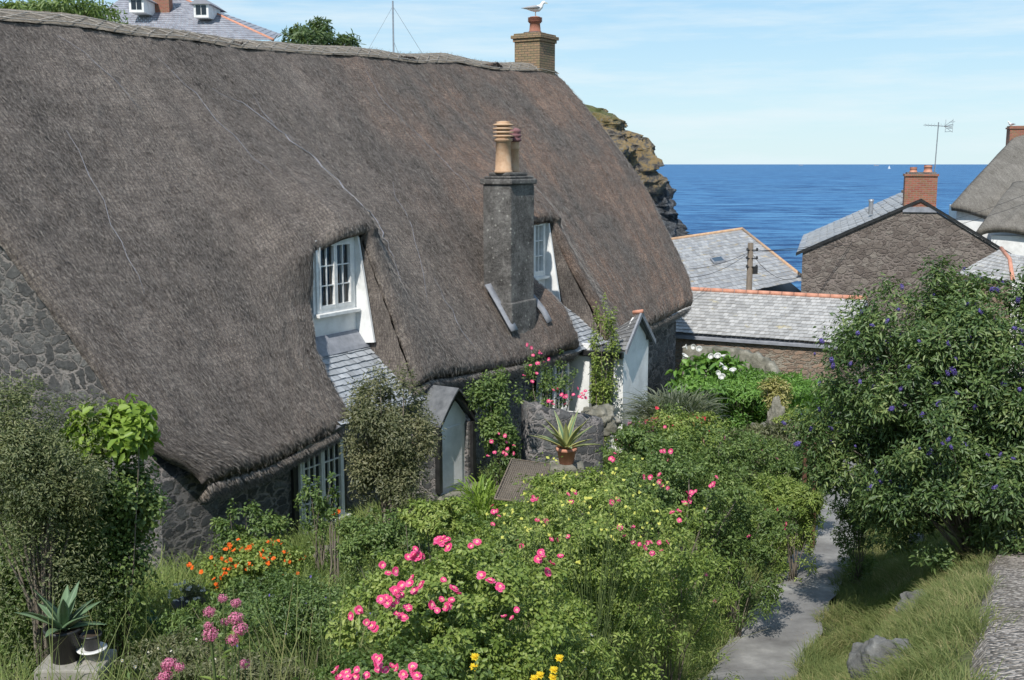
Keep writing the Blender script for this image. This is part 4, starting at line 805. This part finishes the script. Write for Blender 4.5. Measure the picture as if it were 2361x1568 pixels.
for i,(a_,b_,c_2,rx,ry,n,L,W,mt,fl,lb) in enumerate([
 (700,1450,7.6,200,115,9000,.034,.016,'L_rose',[(BLUEF,25,.6)],'low green shrub with small blue flowers at lower left centre'),
 (620,1390,9.6,130,60,6000,.042,.022,'L_rose',None,'leafy shrub just below the orange nasturtiums'),
 (1250,1500,6.4,230,95,7000,.045,.012,'L_light',[(DAISY,10,.5)],'pale green weedy clump at the bottom centre'),
 (1540,1370,9.3,190,130,9000,.05,.01,'L_light',[(R1_,5,.4)],'feathery light green clump left of the path foot'),
 (1700,1220,13,130,90,7000,.055,.02,'L_rose',[(R1_,6,.5)],'rounded green shrub overhanging the left path edge'),
 (1780,1180,16,105,88,6600,.065,.018,'L_light',None,'grassy light green bush at the path bend'),
 (1680,1060,17.5,150,70,6500,.065,.03,'L_rose',[(LAV,12,.7)],'green shrub in front of the stone gatepost'),
 (1490,1035,17,115,65,5500,.07,.036,'L_rose',[(R1_,7,.7)],'bright green leafy shrub right of the potted agave'),
 (1330,1155,13.2,150,62,6500,.055,.03,'L_light',[(YEL,20,.9)],'green shrub below the terracotta pot'),
 (890,1250,12.2,120,75,5500,.05,.026,'L_rose',None,'green shrub at the foot of the olive bush'),
 (1010,1195,11.5,90,45,3000,.055,.028,'L_light',None,'low leafy shrub in front of the small porch'),
 (1190,1260,9.6,160,80,7500,.045,.022,'L_rose',[(R1_,6,.5)],'dense rose foliage behind the nearest rose bush'),
 (420,1510,9,130,40,3000,.042,.02,'L_olive',[(DAISY,14,.6)],'low mixed plants behind the pink valerian'),
 (1850,1085,18.2,80,50,4200,.075,.03,'L_rose',None,'green bush behind the rusty gate posts'),
 (1790,1015,23,110,38,4600,.09,.03,'L_olive',[(LAV,12,.9)],'grey green bush beside the stone gatepost'),
 (1580,1000,21,110,50,4600,.08,.036,'L_light',[(R1_,8,.8)],'green shrub in front of the white gabled porch'),
 (1985,1150,15.2,62,88,6000,.06,.022,'L_rose',None,'leafy shrub under the left side of the violet flowered bush'),
 (250,1420,11.6,90,50,2600,.05,.018,'L_rose',None,'green weeds behind the black plant pots'),
 (590,1560,6.,130,45,3000,.036,.012,'L_olive',[(DAISY,16,.4)],'low weedy plants along the bottom left edge'),
 (1870,975,24.2,85,28,3600,.08,.03,'L_light',None,'low leafy bush in front of the lichened wall'),
 (1730,885,28,150,24,4200,.12,.04,'L_strap',None,'bright low foliage below the curving stone wall'),
 (1835,1150,15.5,70,45,4600,.06,.02,'L_light',None,'grassy weeds at the foot of the rusty gate posts'),
 (480,1440,10.4,120,45,3600,.05,.02,'L_rose',[(BLUEF,10,.7)],'leafy weeds around the daisy planter')]):
    plant('garden_shrub',lb,'shrub',a_,b_,c_2,rx,ry,n,L,W,mt,K=90,stems=14,sr=.005,rcf=.15,flowers=fl)
plant('red_flower_bush','bush covered in red and pink flowers before the white porch','flowering bush',1560,975,23,62,36,2600,.065,.03,'L_rose',K=22,flowers=[(REDF,60,1.2)])
plant('purple_flower_bush','bushy patch of mauve flowers left of the red ones','flowering bush',1490,988,22.5,40,26,1300,.065,.022,'L_olive',K=12,flowers=[(LAV,22,1.1)])
plant('flowering_hebe','tall wide bush with violet flower spikes at the right','bush',2262,935,12.6,405,325,105000,.075,.026,'L_hebe',K=300,stems=90,sr=.011,rcf=.13,rdep=.6,skirt=.5,up=.52,inner=.25,flowers=[(HEB,99,1.05)],fname='flower_spike',extra=320)
plant('variegated_shrub','yellow green shrub behind the stone gatepost','shrub',1795,915,26,45,36,3200,.085,.036,'L_yellow',K=18)
plant('nasturtiums','patch of orange nasturtiums at the foot of the wall','flowering plant',590,1300,12.2,120,60,3600,.045,.04,'L_light',K=30,stems=6,sr=.004,stemmat='stem',flowers=[(NAST,98,.8)])
plant('red_geraniums','few orange red flowers beside the lower window corner','flowering plant',770,1190,14.8,25,20,200,.05,.04,'L_rose',K=6,skirt=0,flowers=[(NAST,9,.8)])
for i,(px,py,Y,nh,lb) in enumerate([(515,1420,4.2,9,'tall pink valerian with full flower heads at lower left'),(375,1555,4.0,6,'pink valerian heads at the bottom left edge'),(555,1560,4.4,4,'small pink valerian at the bottom left of the roses')]):
    c=at(px,py,Y); b=Vector((c.x,c.y,g(c.x,c.y))); t=thing('pink_valerian',lb,'flower',b,group=None); mb=MB()
    for k in range(nh):
        q=Vector((c.x+random.uniform(-.06,.06),c.y+random.uniform(-.06,.06),c.z+random.uniform(-.1,.06)))-b
        mb.tube([(random.uniform(-.03,.03),0,0),(q.x*.4,q.y*.4,q.z*.5),q],[.004,.004,.003],5); inst(VAL,'flower_head',t,q,(0,0,k),random.uniform(.4,.8))
    mb.build('stem',M['stem'],t); n=60; C=np.stack([rng.normal(size=n)*.05,rng.normal(size=n)*.05,rng.uniform(.1,max(.2,c.z-b.z-.1),n)],1); leaves('foliage',C,np.concatenate([rng.normal(size=(n,2)),np.full((n,1),.3)],1),np.tile([0,0,1.],(n,1)),.07,.02,M['L_light'],t)
for (px,py) in [(1095,1515),(1093,1538),(1290,1518),(1245,1557),(1275,1562),(1277,1545),(1232,1565)]:
    q=at(px,py,5.0); b=Vector((q.x,q.y,g(q.x,q.y))); t=thing('yellow_daisy','single yellow daisy like flower on a thin stem at the bottom of the roses','flower',b,group='yellow flowers along the bottom edge')
    mb=MB(); mb.tube([(0,0,0),(.02,0,(q.z-b.z)*.5),(0,0,q.z-b.z)],.003,5); mb.build('stem',M['stem'],t); inst(DAND,'flower_head',t,(0,0,q.z-b.z),(.6,0,0),.9)
strap('strap_leaf_clump','large grey green strappy clump beside the white porch','plant',1560,935,25,2800,.95,.03,'L_greystrap',.75,.55,up=1.1)
strap('green_strap_clump','bright green grassy clump beside the mesh panel','plant',1110,1130,17.5,500,.6,.025,'L_lime',.3,.55)
for i,(px,py,Y) in enumerate([(1640,905,29),(1700,915,28.5),(1780,915,28.5),(1850,920,28),(1905,905,28.5),(1740,880,30),(1830,885,30)]):
    strap('lily_bed_clump',['left end','second','third','fourth','right end','back left','back right'][i]+' clump of bright green strap leaves in the bed below the low outbuilding','plant',px,py,Y,900,.65,.05,'L_strap',.75,.5)
ARUM=MB(); ARUM.lathe((0,0,0),[(.01,-.12),(.025,-.06),(.05,0),(.11,.05),(.115,.052),(.045,.0),(.02,-.05)],12); ob=ARUM.build('arum',M['whitepetal'],None,True); AME=ob.data; bpy.data.objects.remove(ob)
t=plant('arum_lilies','clump of white arum lilies with broad leaves beside the low outbuilding','lily',1640,862,29,85,40,1100,.24,.12,'L_strap',K=22,stems=5,flowers=[(AME,[(1578,822,28.2),(1640,822,28.2),(1668,822,28.2),(1662,840,28),(1670,850,28),(1690,855,27.9),(1655,860,28),(1600,800,28.9),(1612,805,28.9),(1655,822,28.3),(1665,870,27.8),(1580,800,28.9)],.8)])
def agave(t,c,n,L,W,mats,edge=.0,seed=1):
    random.seed(seed)
    for i in range(n):
        th=i*2.4; el=.35+1.0*(i/n); l=L*random.uniform(.75,1.1); mb=MB(); seg=9; vs=[];
        d=Vector((math.cos(th),math.sin(th),0)); s=Vector((-d.y,d.x,0)); pos=Vector(c)
        for k in range(seg+1):
            f=k/seg; w=W*(.7+1.1*f-1.0*f*f)*(1-f**3)*.5+.001; e=el-.55*f*(1-el*.4)
            nrm_=Vector((-d.x*math.sin(e),-d.y*math.sin(e),math.cos(e)))
            vs+=[pos+s*w+nrm_*w*.35,pos+s*w*.6,pos-s*w*.6,pos-s*w+nrm_*w*.35,pos-nrm_*w*.35]
            pos=pos+(d*math.cos(e)+Vector((0,0,1))*math.sin(e))*l/seg
        for k in range(seg):
            o=k*5
            mb_f=[(o,o+1,o+6,o+5),(o+1,o+2,o+7,o+6),(o+2,o+3,o+8,o+7),(o+3,o+4,o+9,o+8),(o+4,o,o+5,o+9)]
            if k==0: mb.add(vs,[],0)
            for q,f in enumerate(mb_f): mb.f.append(f); mb.m.append(1 if q in (0,2,3,4) and edge else 0)
        mb.build('leaf',mats,t,True)
p=at(152,1520,10.2); zb_=p.z
s=MB().box(-.22,.42,-.25,.25,-.12,0).build('stone_slab',M['concrete'],None,bevel=.02); s.location=(p.x,p.y,zb_); tag(s,'rough stone slab under the black plant pots','slab')
s=MB().box(-.18,.36,-.18,.22,-.7,0).build('block_plinth',M['stone_dark'],None,bevel=.03); s.location=(p.x,p.y,zb_-.123); tag(s,'stone block carrying the slab at bottom left','block')
t=thing('potted_agave','grey green agave in a large black pot at bottom left','potted plant',(p.x,p.y,zb_))
MB().lathe((0,0,0),[(.13,0),(.175,.3),(.19,.3),(.19,.34),(.17,.34),(.165,.29)],24).build('pot',M['blackplastic'],t,True); MB().lathe((0,0,.28),[(.16,0),(.16,.02)],20).build('soil',M['soil'],t); agave(t,(0,0,.3),14,.55,.12,[M['agave'],M['agave']])
p2_=Vector((p.x+.27,p.y-.02,zb_)); t=thing('saucer','white plastic saucer under the small black pot','saucer',p2_); MB().lathe((0,0,.1),[(.09,0),(.14,.015),(.145,.03),(.1,.02)],24).build('dish',M['paint'],t,True); MB().lathe((0,0,0),[(.07,0),(.07,.1)],20).build('foot',M['concrete'],t)
t=thing('small_pot','small black pot of seedlings on a white saucer','pot',p2_+Vector((0,0,.122))); MB().lathe((0,0,0),[(.07,0),(.095,.13),(.105,.13),(.105,.155),(.09,.155),(.085,.12)],20).build('pot',M['blackplastic'],t,True); MB().lathe((0,0,.12),[(.085,0),(.085,.01)],20).build('soil',M['soil'],t)
p=at(1306,1068,18.2); t=thing('variegated_agave','variegated yellow edged agave in a terracotta pot','potted plant',p); MB().lathe((0,0,0),[(.12,0),(.16,.22),(.18,.22),(.18,.28),(.15,.28),(.15,.24)],22).build('pot',M['terracotta'],t,True); MB().lathe((0,0,.2),[(.14,0),(.14,.03)],20).build('soil',M['soil'],t); agave(t,(0,0,.24),17,.75,.11,[M['agave'],M['agave_edge']],1,3)
s=MB().box(-.3,.3,-.25,.25,-1.2,-.003).build('pedestal_stone',M['wallstone'],None,bevel=.05); s.location=p; tag(s,'rough stone ledge under the terracotta pot','stone')
random.seed(11)
p=gnd(438,1462,.25); t=thing('daisy_planter','round black bowl planter of white daisies by the wall','planter',p)
MB().lathe((0,0,0),[(.1,-.25),(.1,0),(.19,.12),(.215,.17),(.2,.17),(.17,.12)],22).build('bowl',M['blackplastic'],t,True)
n=900; P,D,Nn,cc_,rc2=cloud((0,0,.24),(.2,.2,.14),n,12); leaves('foliage',P,D,Nn,.04,.012,M['L_olive'],t)
for k in range(30): d=Vector(sph(1)[0]); inst(DAISY,'flower',t,Vector((d.x*.24,-abs(d.y)*.2,.26+abs(d.z)*.2)),frot(),.9)
p=gnd(352,1462,.0); t=thing('watering_can','teal plastic watering can against the dark wall','watering can',p,math.radians(150))
MB().lathe((0,0,0),[(.09,0),(.095,.02),(.085,.2),(.07,.22),(.05,.22)],20).build('can_body',M['teal'],t,True); MB().tube([(-.08,0,.06),(-.17,0,.16),(-.23,0,.25)],[.022,.014,.012],8).build('spout',M['teal'],t,True); MB().lathe((-.235,0,.245),[(.012,0),(.035,.03),(.03,.035)],12).build('rose_head',M['teal'],t,True)
MB().tube([(-.05,0,.21),(-.03,0,.3),(.06,0,.3),(.12,0,.2),(.085,0,.06)],.01,8).build('handle',M['teal'],t,True)
for px,top,lb in ((1854,1000,'left rusty iron gate post beside the path'),(1879,1022,'right rusty iron gate post beside the path')):
    p=at(px,1110,17.4); zz=g(p.x,p.y); h=at(px,top,17.4).z-zz; s=MB().box(-.032,.032,-.032,.032,0,h).build('gate_post',M['rust'],None,bevel=.006); s.location=(p.x,p.y,zz); tag(s,lb,'post')
def rock(name,label,p,r,seed,cat='boulder',mat='boulder'):
    bm=bmesh.new(); bmesh.ops.create_icosphere(bm,subdivisions=5,radius=1)
    for v in bm.verts:
        q=v.co.copy(); f=1+.3*noise.noise(q*1.1+Vector((seed,0,0)))+.2*noise.noise(q*2.6+Vector((seed,5,0)))+.1*noise.noise(q*7)
        q=Vector((math.copysign(abs(q.x)**.9,q.x),math.copysign(abs(q.y)**.9,q.y),math.copysign(abs(q.z)**.9,q.z))); v.co=Vector((q.x*r[0],q.y*r[1],q.z*r[2]))*f
    me=bpy.data.meshes.new(name); bm.to_mesh(me); bm.free(); me.materials.append(M[mat]); me.polygons.foreach_set('use_smooth',[True]*len(me.polygons)); o=link(name,me); o.location=p; return tag(o,label,cat)
rock('boulder','large grey boulder in the grass bank at bottom right',gnd(2040,1550,-.02),(.27,.28,.3),1)
rock('boulder','flat stone half buried in the grass above the large boulder',gnd(2125,1395,.0),(.26,.2,.14),2)
rock('boulder','small pale stone at the foot of the violet flowered bush',gnd(2115,1255,.06),(.12,.12,.12),3)
rock('boulder','rounded pale boulder by the wall below the olive bush',gnd(770,1300,.1),(.3,.2,.18),4,mat='wallstone')
rock('boulder','low grey boulder among the flowers at the cottage foot',gnd(640,1410,.08),(.22,.2,.16),5,mat='wallstone')
rock('boulder','mossy stones beside the valerian at lower left',gnd(430,1500,.05),(.3,.2,.16),6,mat='wallstone')
rock('boulder','big rounded grey stone before the gabled porch',at(1383,968,23),(.4,.4,.33),7,mat='wallstone')
p=at(1785,1005,24.5); zz=g(p.x,p.y); h=at(1785,925,24.5).z-zz
t=rock('stone_gatepost','squat grey stone gatepost with rounded head beside the yellow green shrub',Vector((p.x,p.y,zz+h*.45)),(.2,.2,h*.55),8,'post',mat='wallstone')
def wallrun(name,label,pts,h,w,mat):
    P2=[]
    for p,q in zip(pts[:-1],pts[1:]):
        for k in range(6): P2.append(p.lerp(q,k/6))
    P2.append(pts[-1]); pts=P2
    mb=MB(); n=len(pts); vs=[]; fs=[]
    for i,p in enumerate(pts):
        d=(pts[min(i+1,n-1)]-pts[max(i-1,0)]); d.z=0; d.normalize(); s=Vector((-d.y,d.x,0))*w/2; j=random.uniform(-.04,.04)
        zt=p.z+j; zb2=zt-h
        for q in ((p+s,zb2),(p+s*1.0,zt-.1),(p+s*.6,zt),(p-s*.6,zt),(p-s,zt-.1),(p-s,zb2)): vs.append((q[0].x,q[0].y,q[1]))
    for i in range(n-1):
        for j in range(5): fs.append((i*6+j,i*6+j+1,(i+1)*6+j+1,(i+1)*6+j))
    fs+=[(0,1,2,3,4,5),tuple((n-1)*6+k for k in range(6))]
    mb.add(vs,fs); return tag(mb.build(name,M[mat],None,True),label,'wall')
wallrun('garden_wall','curving low stone wall with rounded top before the outbuilding',[at(1575,797,31.5),at(1640,797,31.5),at(1700,804,31.2),at(1745,815,30.8),at(1775,832,30.4),at(1790,850,30)],3,.3,'wallstone')
wallrun('garden_wall','low lichened stone wall running behind the gatepost',[at(1740,980,25),at(1850,962,25.5),at(1930,950,26)],2,.4,'wallstone')
wallrun('garden_wall','shadowed garden wall below the pink climbing rose',[at(1210,925,21.5),at(1300,945,21.8),at(1380,960,22.2)],2.5,.4,'stone_dark')
t=thing('mesh_cloche','brown wire mesh panel leaning in the greenery below the terracotta pot','mesh panel',at(1200,1155,16.8)); o_=Vector(t.location)
A_=at(1140,1150,16.8)-o_; B_=at(1240,1160,16.6)-o_; C_=at(1268,1070,17.3)-o_; D_=at(1180,1058,17.4)-o_; mb=MB()
for i in range(21): u=i/20; mb.tube([A_.lerp(B_,u),D_.lerp(C_,u)],.004,4)
for i in range(19): u=i/18; mb.tube([A_.lerp(D_,u),B_.lerp(C_,u)],.004,4)
mb.build('mesh',M['wood'],t); mb=MB(); mb.tube([A_,B_,C_,D_,A_],.014,6); mb.build('frame',M['wood'],t)
mb=MB(); q=Vector((.0,.05,-.03)); mb.add([A_+q,B_+q,C_+q,D_+q],[(0,1,2,3)]); mb.build('backing_sheet',simple('brown_netting',(.1,.085,.07),(.17,.15,.12),30,.3),t)
# ---------------------------------------------------------------- grass & cover (stuff)
def scatter(n,x0,x1,y0,y1,cond):
    x=rng.uniform(x0,x1,n); y=rng.uniform(y0,y1,n); k=cond(x,y); return x[k],y[k]
def inhouse(x,y):
    dx=x-HO.x; dy=y-HO.y; a=dx*c_+dy*s_; b=-dx*s_+dy*c_; return (a>-.2)&(b>-.1)&(b<10.5)&(a<20)
def yard(x,y): return (x<-.26*y)&(y>5.8)&(y<12)&(rng.random(len(x))<.88)
def stuff(o,cat,lb): o['kind']='stuff'; o['category']=cat; o['label']=lb
def blades(name,x,y,L,W,mat,lb,lean=.35,droop=.35,zoff=0,cat='grass',tuft=.4):
    n=len(x); C=np.stack([x,y,G(x,y)+zoff],1); cl=np.sin(x*3.1+1.7*np.sin(y*2.3))*np.sin(y*2.9+np.sin(x*2.1)); ang=3*np.sin(x*1.3+y*.9)+rng.normal(size=n)*.9
    D=np.stack([np.cos(ang)*lean*rng.random(n)*1.6,np.sin(ang)*lean*rng.random(n)*1.6,np.ones(n)],1)+rng.normal(size=(n,3))*.15; Nn=np.stack([rng.normal(size=n)*.6,-np.ones(n),np.full(n,.5)],1)
    stuff(strips(name,C,D,Nn,L*rng.uniform(.4,1.25,n)*(1+tuft*cl),W,M[mat],droop=droop),cat,lb)
def lump(x,y): return np.clip(.25+.45*np.sin(1.7*x+.8*y)*np.sin(1.3*y-.6*x+1)+.25*np.sin(3.3*x+.5)*np.sin(2.9*y+2)+.15*np.sin(7*x)*np.sin(6.1*y),0.05,1)
lc=lambda x,y:(x<pathX(y)-.6+.12*np.sin(y*5))&~inhouse(x,y)&(x>-y*.55-1)&~yard(x,y)
lc2=lambda x,y:(x<pathX(y)-.95+.15*np.sin(y*5))&~inhouse(x,y)&(x>-y*.55-1)&~yard(x,y)
x,y=scatter(170000,-9,8,4.5,27,lc); blades('garden_grass',x,y,.58,.009,'grass','long mixed grass growing through the cottage garden')
x,y=scatter(12000,-4,5,4.2,12,lc); blades('tall_grass_stalks',x,y,1.1,.006,'drygrass','tall thin seeding grass stalks rising above the near plants',.3,.2)
def cover(name,n,mat,L,W,lb,ph,hs):
    x,y=scatter(n,-10,11,4,32,lc2); n=len(x); h=lump(x+ph,y-ph)*hs*np.where(y<7,.75,1); P=np.stack([x,y,G(x,y)+h*rng.random(n)**.35],1)
    Nn=nrm(np.array([[0,-.3,1.]])+rng.normal(size=(n,3))*.5); stuff(leaves(name,P,nrm(np.cross(Nn,sph(n))+np.array([[0,0,.3]])),Nn,L*rng.uniform(.5,1.3,n),W,M[mat]),'ground cover',lb)
cover('ground_cover',100000,'L_rose',.055,.026,'leafy green ground cover between the garden shrubs',0,.75)
cover('pale_ground_cover',90000,'L_light',.055,.014,'pale feathery weeds mixed through the garden',2.3,.75)
bc=lambda x,y:(x>pathX(y)+.5+.06*np.sin(y*4)+.04*np.sin(y*11))&(x<gravX(y)+.12+.1*np.sin(y*3.3)+.08*rng.normal(size=len(x)))
x,y=scatter(430000,0,12,5.5,22,bc); blades('bank_grass',x,y,.26,.005,'drygrass','fine grass covering the bank between the two paths',.6,.4,tuft=.65)
x,y=scatter(80000,0,9,7,17,lambda x,y:(x<pathX(y)-.5+.05*np.sin(y*9))&(x>pathX(y)-2.4)); blades('verge_grass',x,y,.42,.005,'drygrass','long pale grass arching beside the left edge of the path',.5,.55,tuft=.6)
x,y=scatter(60000,4,30,24,44,lambda x,y:x>pathX(y)+.6); blades('slope_grass',x,y,.4,.03,'grass','rough grass on the slope beyond the path')
x,y=scatter(9000,0,12,9,26,lambda x,y:np.abs(x-pathX(y))<.6); kk=rng.random(len(x))<(np.abs(x-pathX(y))/.6)**3; x=x[kk];y=y[kk]; n=len(x); Nn=nrm(np.array([[0,0,1.]])+rng.normal(size=(n,3))*.3); stuff(leaves('leaf_litter',np.stack([x,y,G(x,y)+.04],1),np.cross(Nn,sph(n)),Nn,.028,.016,M['litter']),'leaf litter','dead leaves along the path edges')
# ---------------------------------------------------------------- light, world, camera
S=Vector((-.2,-.6,.76)).normalized(); ld=bpy.data.lights.new('sun','SUN'); ld.energy=5.0; ld.angle=math.radians(.5); ld.color=(1,.96,.9); lo=bpy.data.objects.new('sun',ld); COL.objects.link(lo); lo.rotation_euler=S.to_track_quat('Z','Y').to_euler()
w=bpy.data.worlds.new('World'); bpy.context.scene.world=w; w.use_nodes=True; nt=w.node_tree; bg=nt.nodes['Background']
sk=N(nt,'ShaderNodeTexSky',sky_type='NISHITA'); sk.sun_disc=False; sk.sun_elevation=math.asin(S.z); sk.sun_rotation=math.atan2(S.x,S.y); sk.altitude=0; sk.air_density=1; sk.dust_density=0; sk.ozone_density=3
tc=N(nt,'ShaderNodeTexCoord'); sx=N(nt,'ShaderNodeSeparateXYZ'); nt.links.new(tc.outputs['Generated'],sx.inputs[0])
hz_=ramp(nt,sx.outputs[2],[(0.,.9),(.05,.78),(.16,.62),(.5,.3)])
pale=ramp(nt,sx.outputs[2],[(0.,(.53,.69,.75)),(.18,(.31,.57,.79)),(.5,(.25,.45,.72))])
pk=mixc(nt,1.,pale,(10,10,10),'MULTIPLY')
c=mixc(nt,hz_,sk.outputs[0],pk)
mp=N(nt,'ShaderNodeMapping'); mp.inputs['Scale'].default_value=(1.5,1.5,14); mp.inputs['Rotation'].default_value=(0,.06,.2); nt.links.new(tc.outputs['Generated'],mp.inputs[0])
n1=nz(nt,mp.outputs[0],2.6,9,.62); f=ramp(nt,n1,[(.44,0.),(.66,.6)])
c=mixc(nt,f,c,(6.6,7.5,7.9)); nt.links.new(c,bg.inputs[0]); bg.inputs[1].default_value=.125
cam=bpy.data.cameras.new('camera'); co=bpy.data.objects.new('camera',cam); COL.objects.link(co); co.rotation_euler=(math.pi/2-PT,0,0); cam.sensor_width=36; cam.lens=F/2361*36; cam.clip_end=200000; cam.clip_start=.05
sc=bpy.context.scene; sc.camera=co; sc.view_settings.view_transform='Standard'; sc.view_settings.look='None'
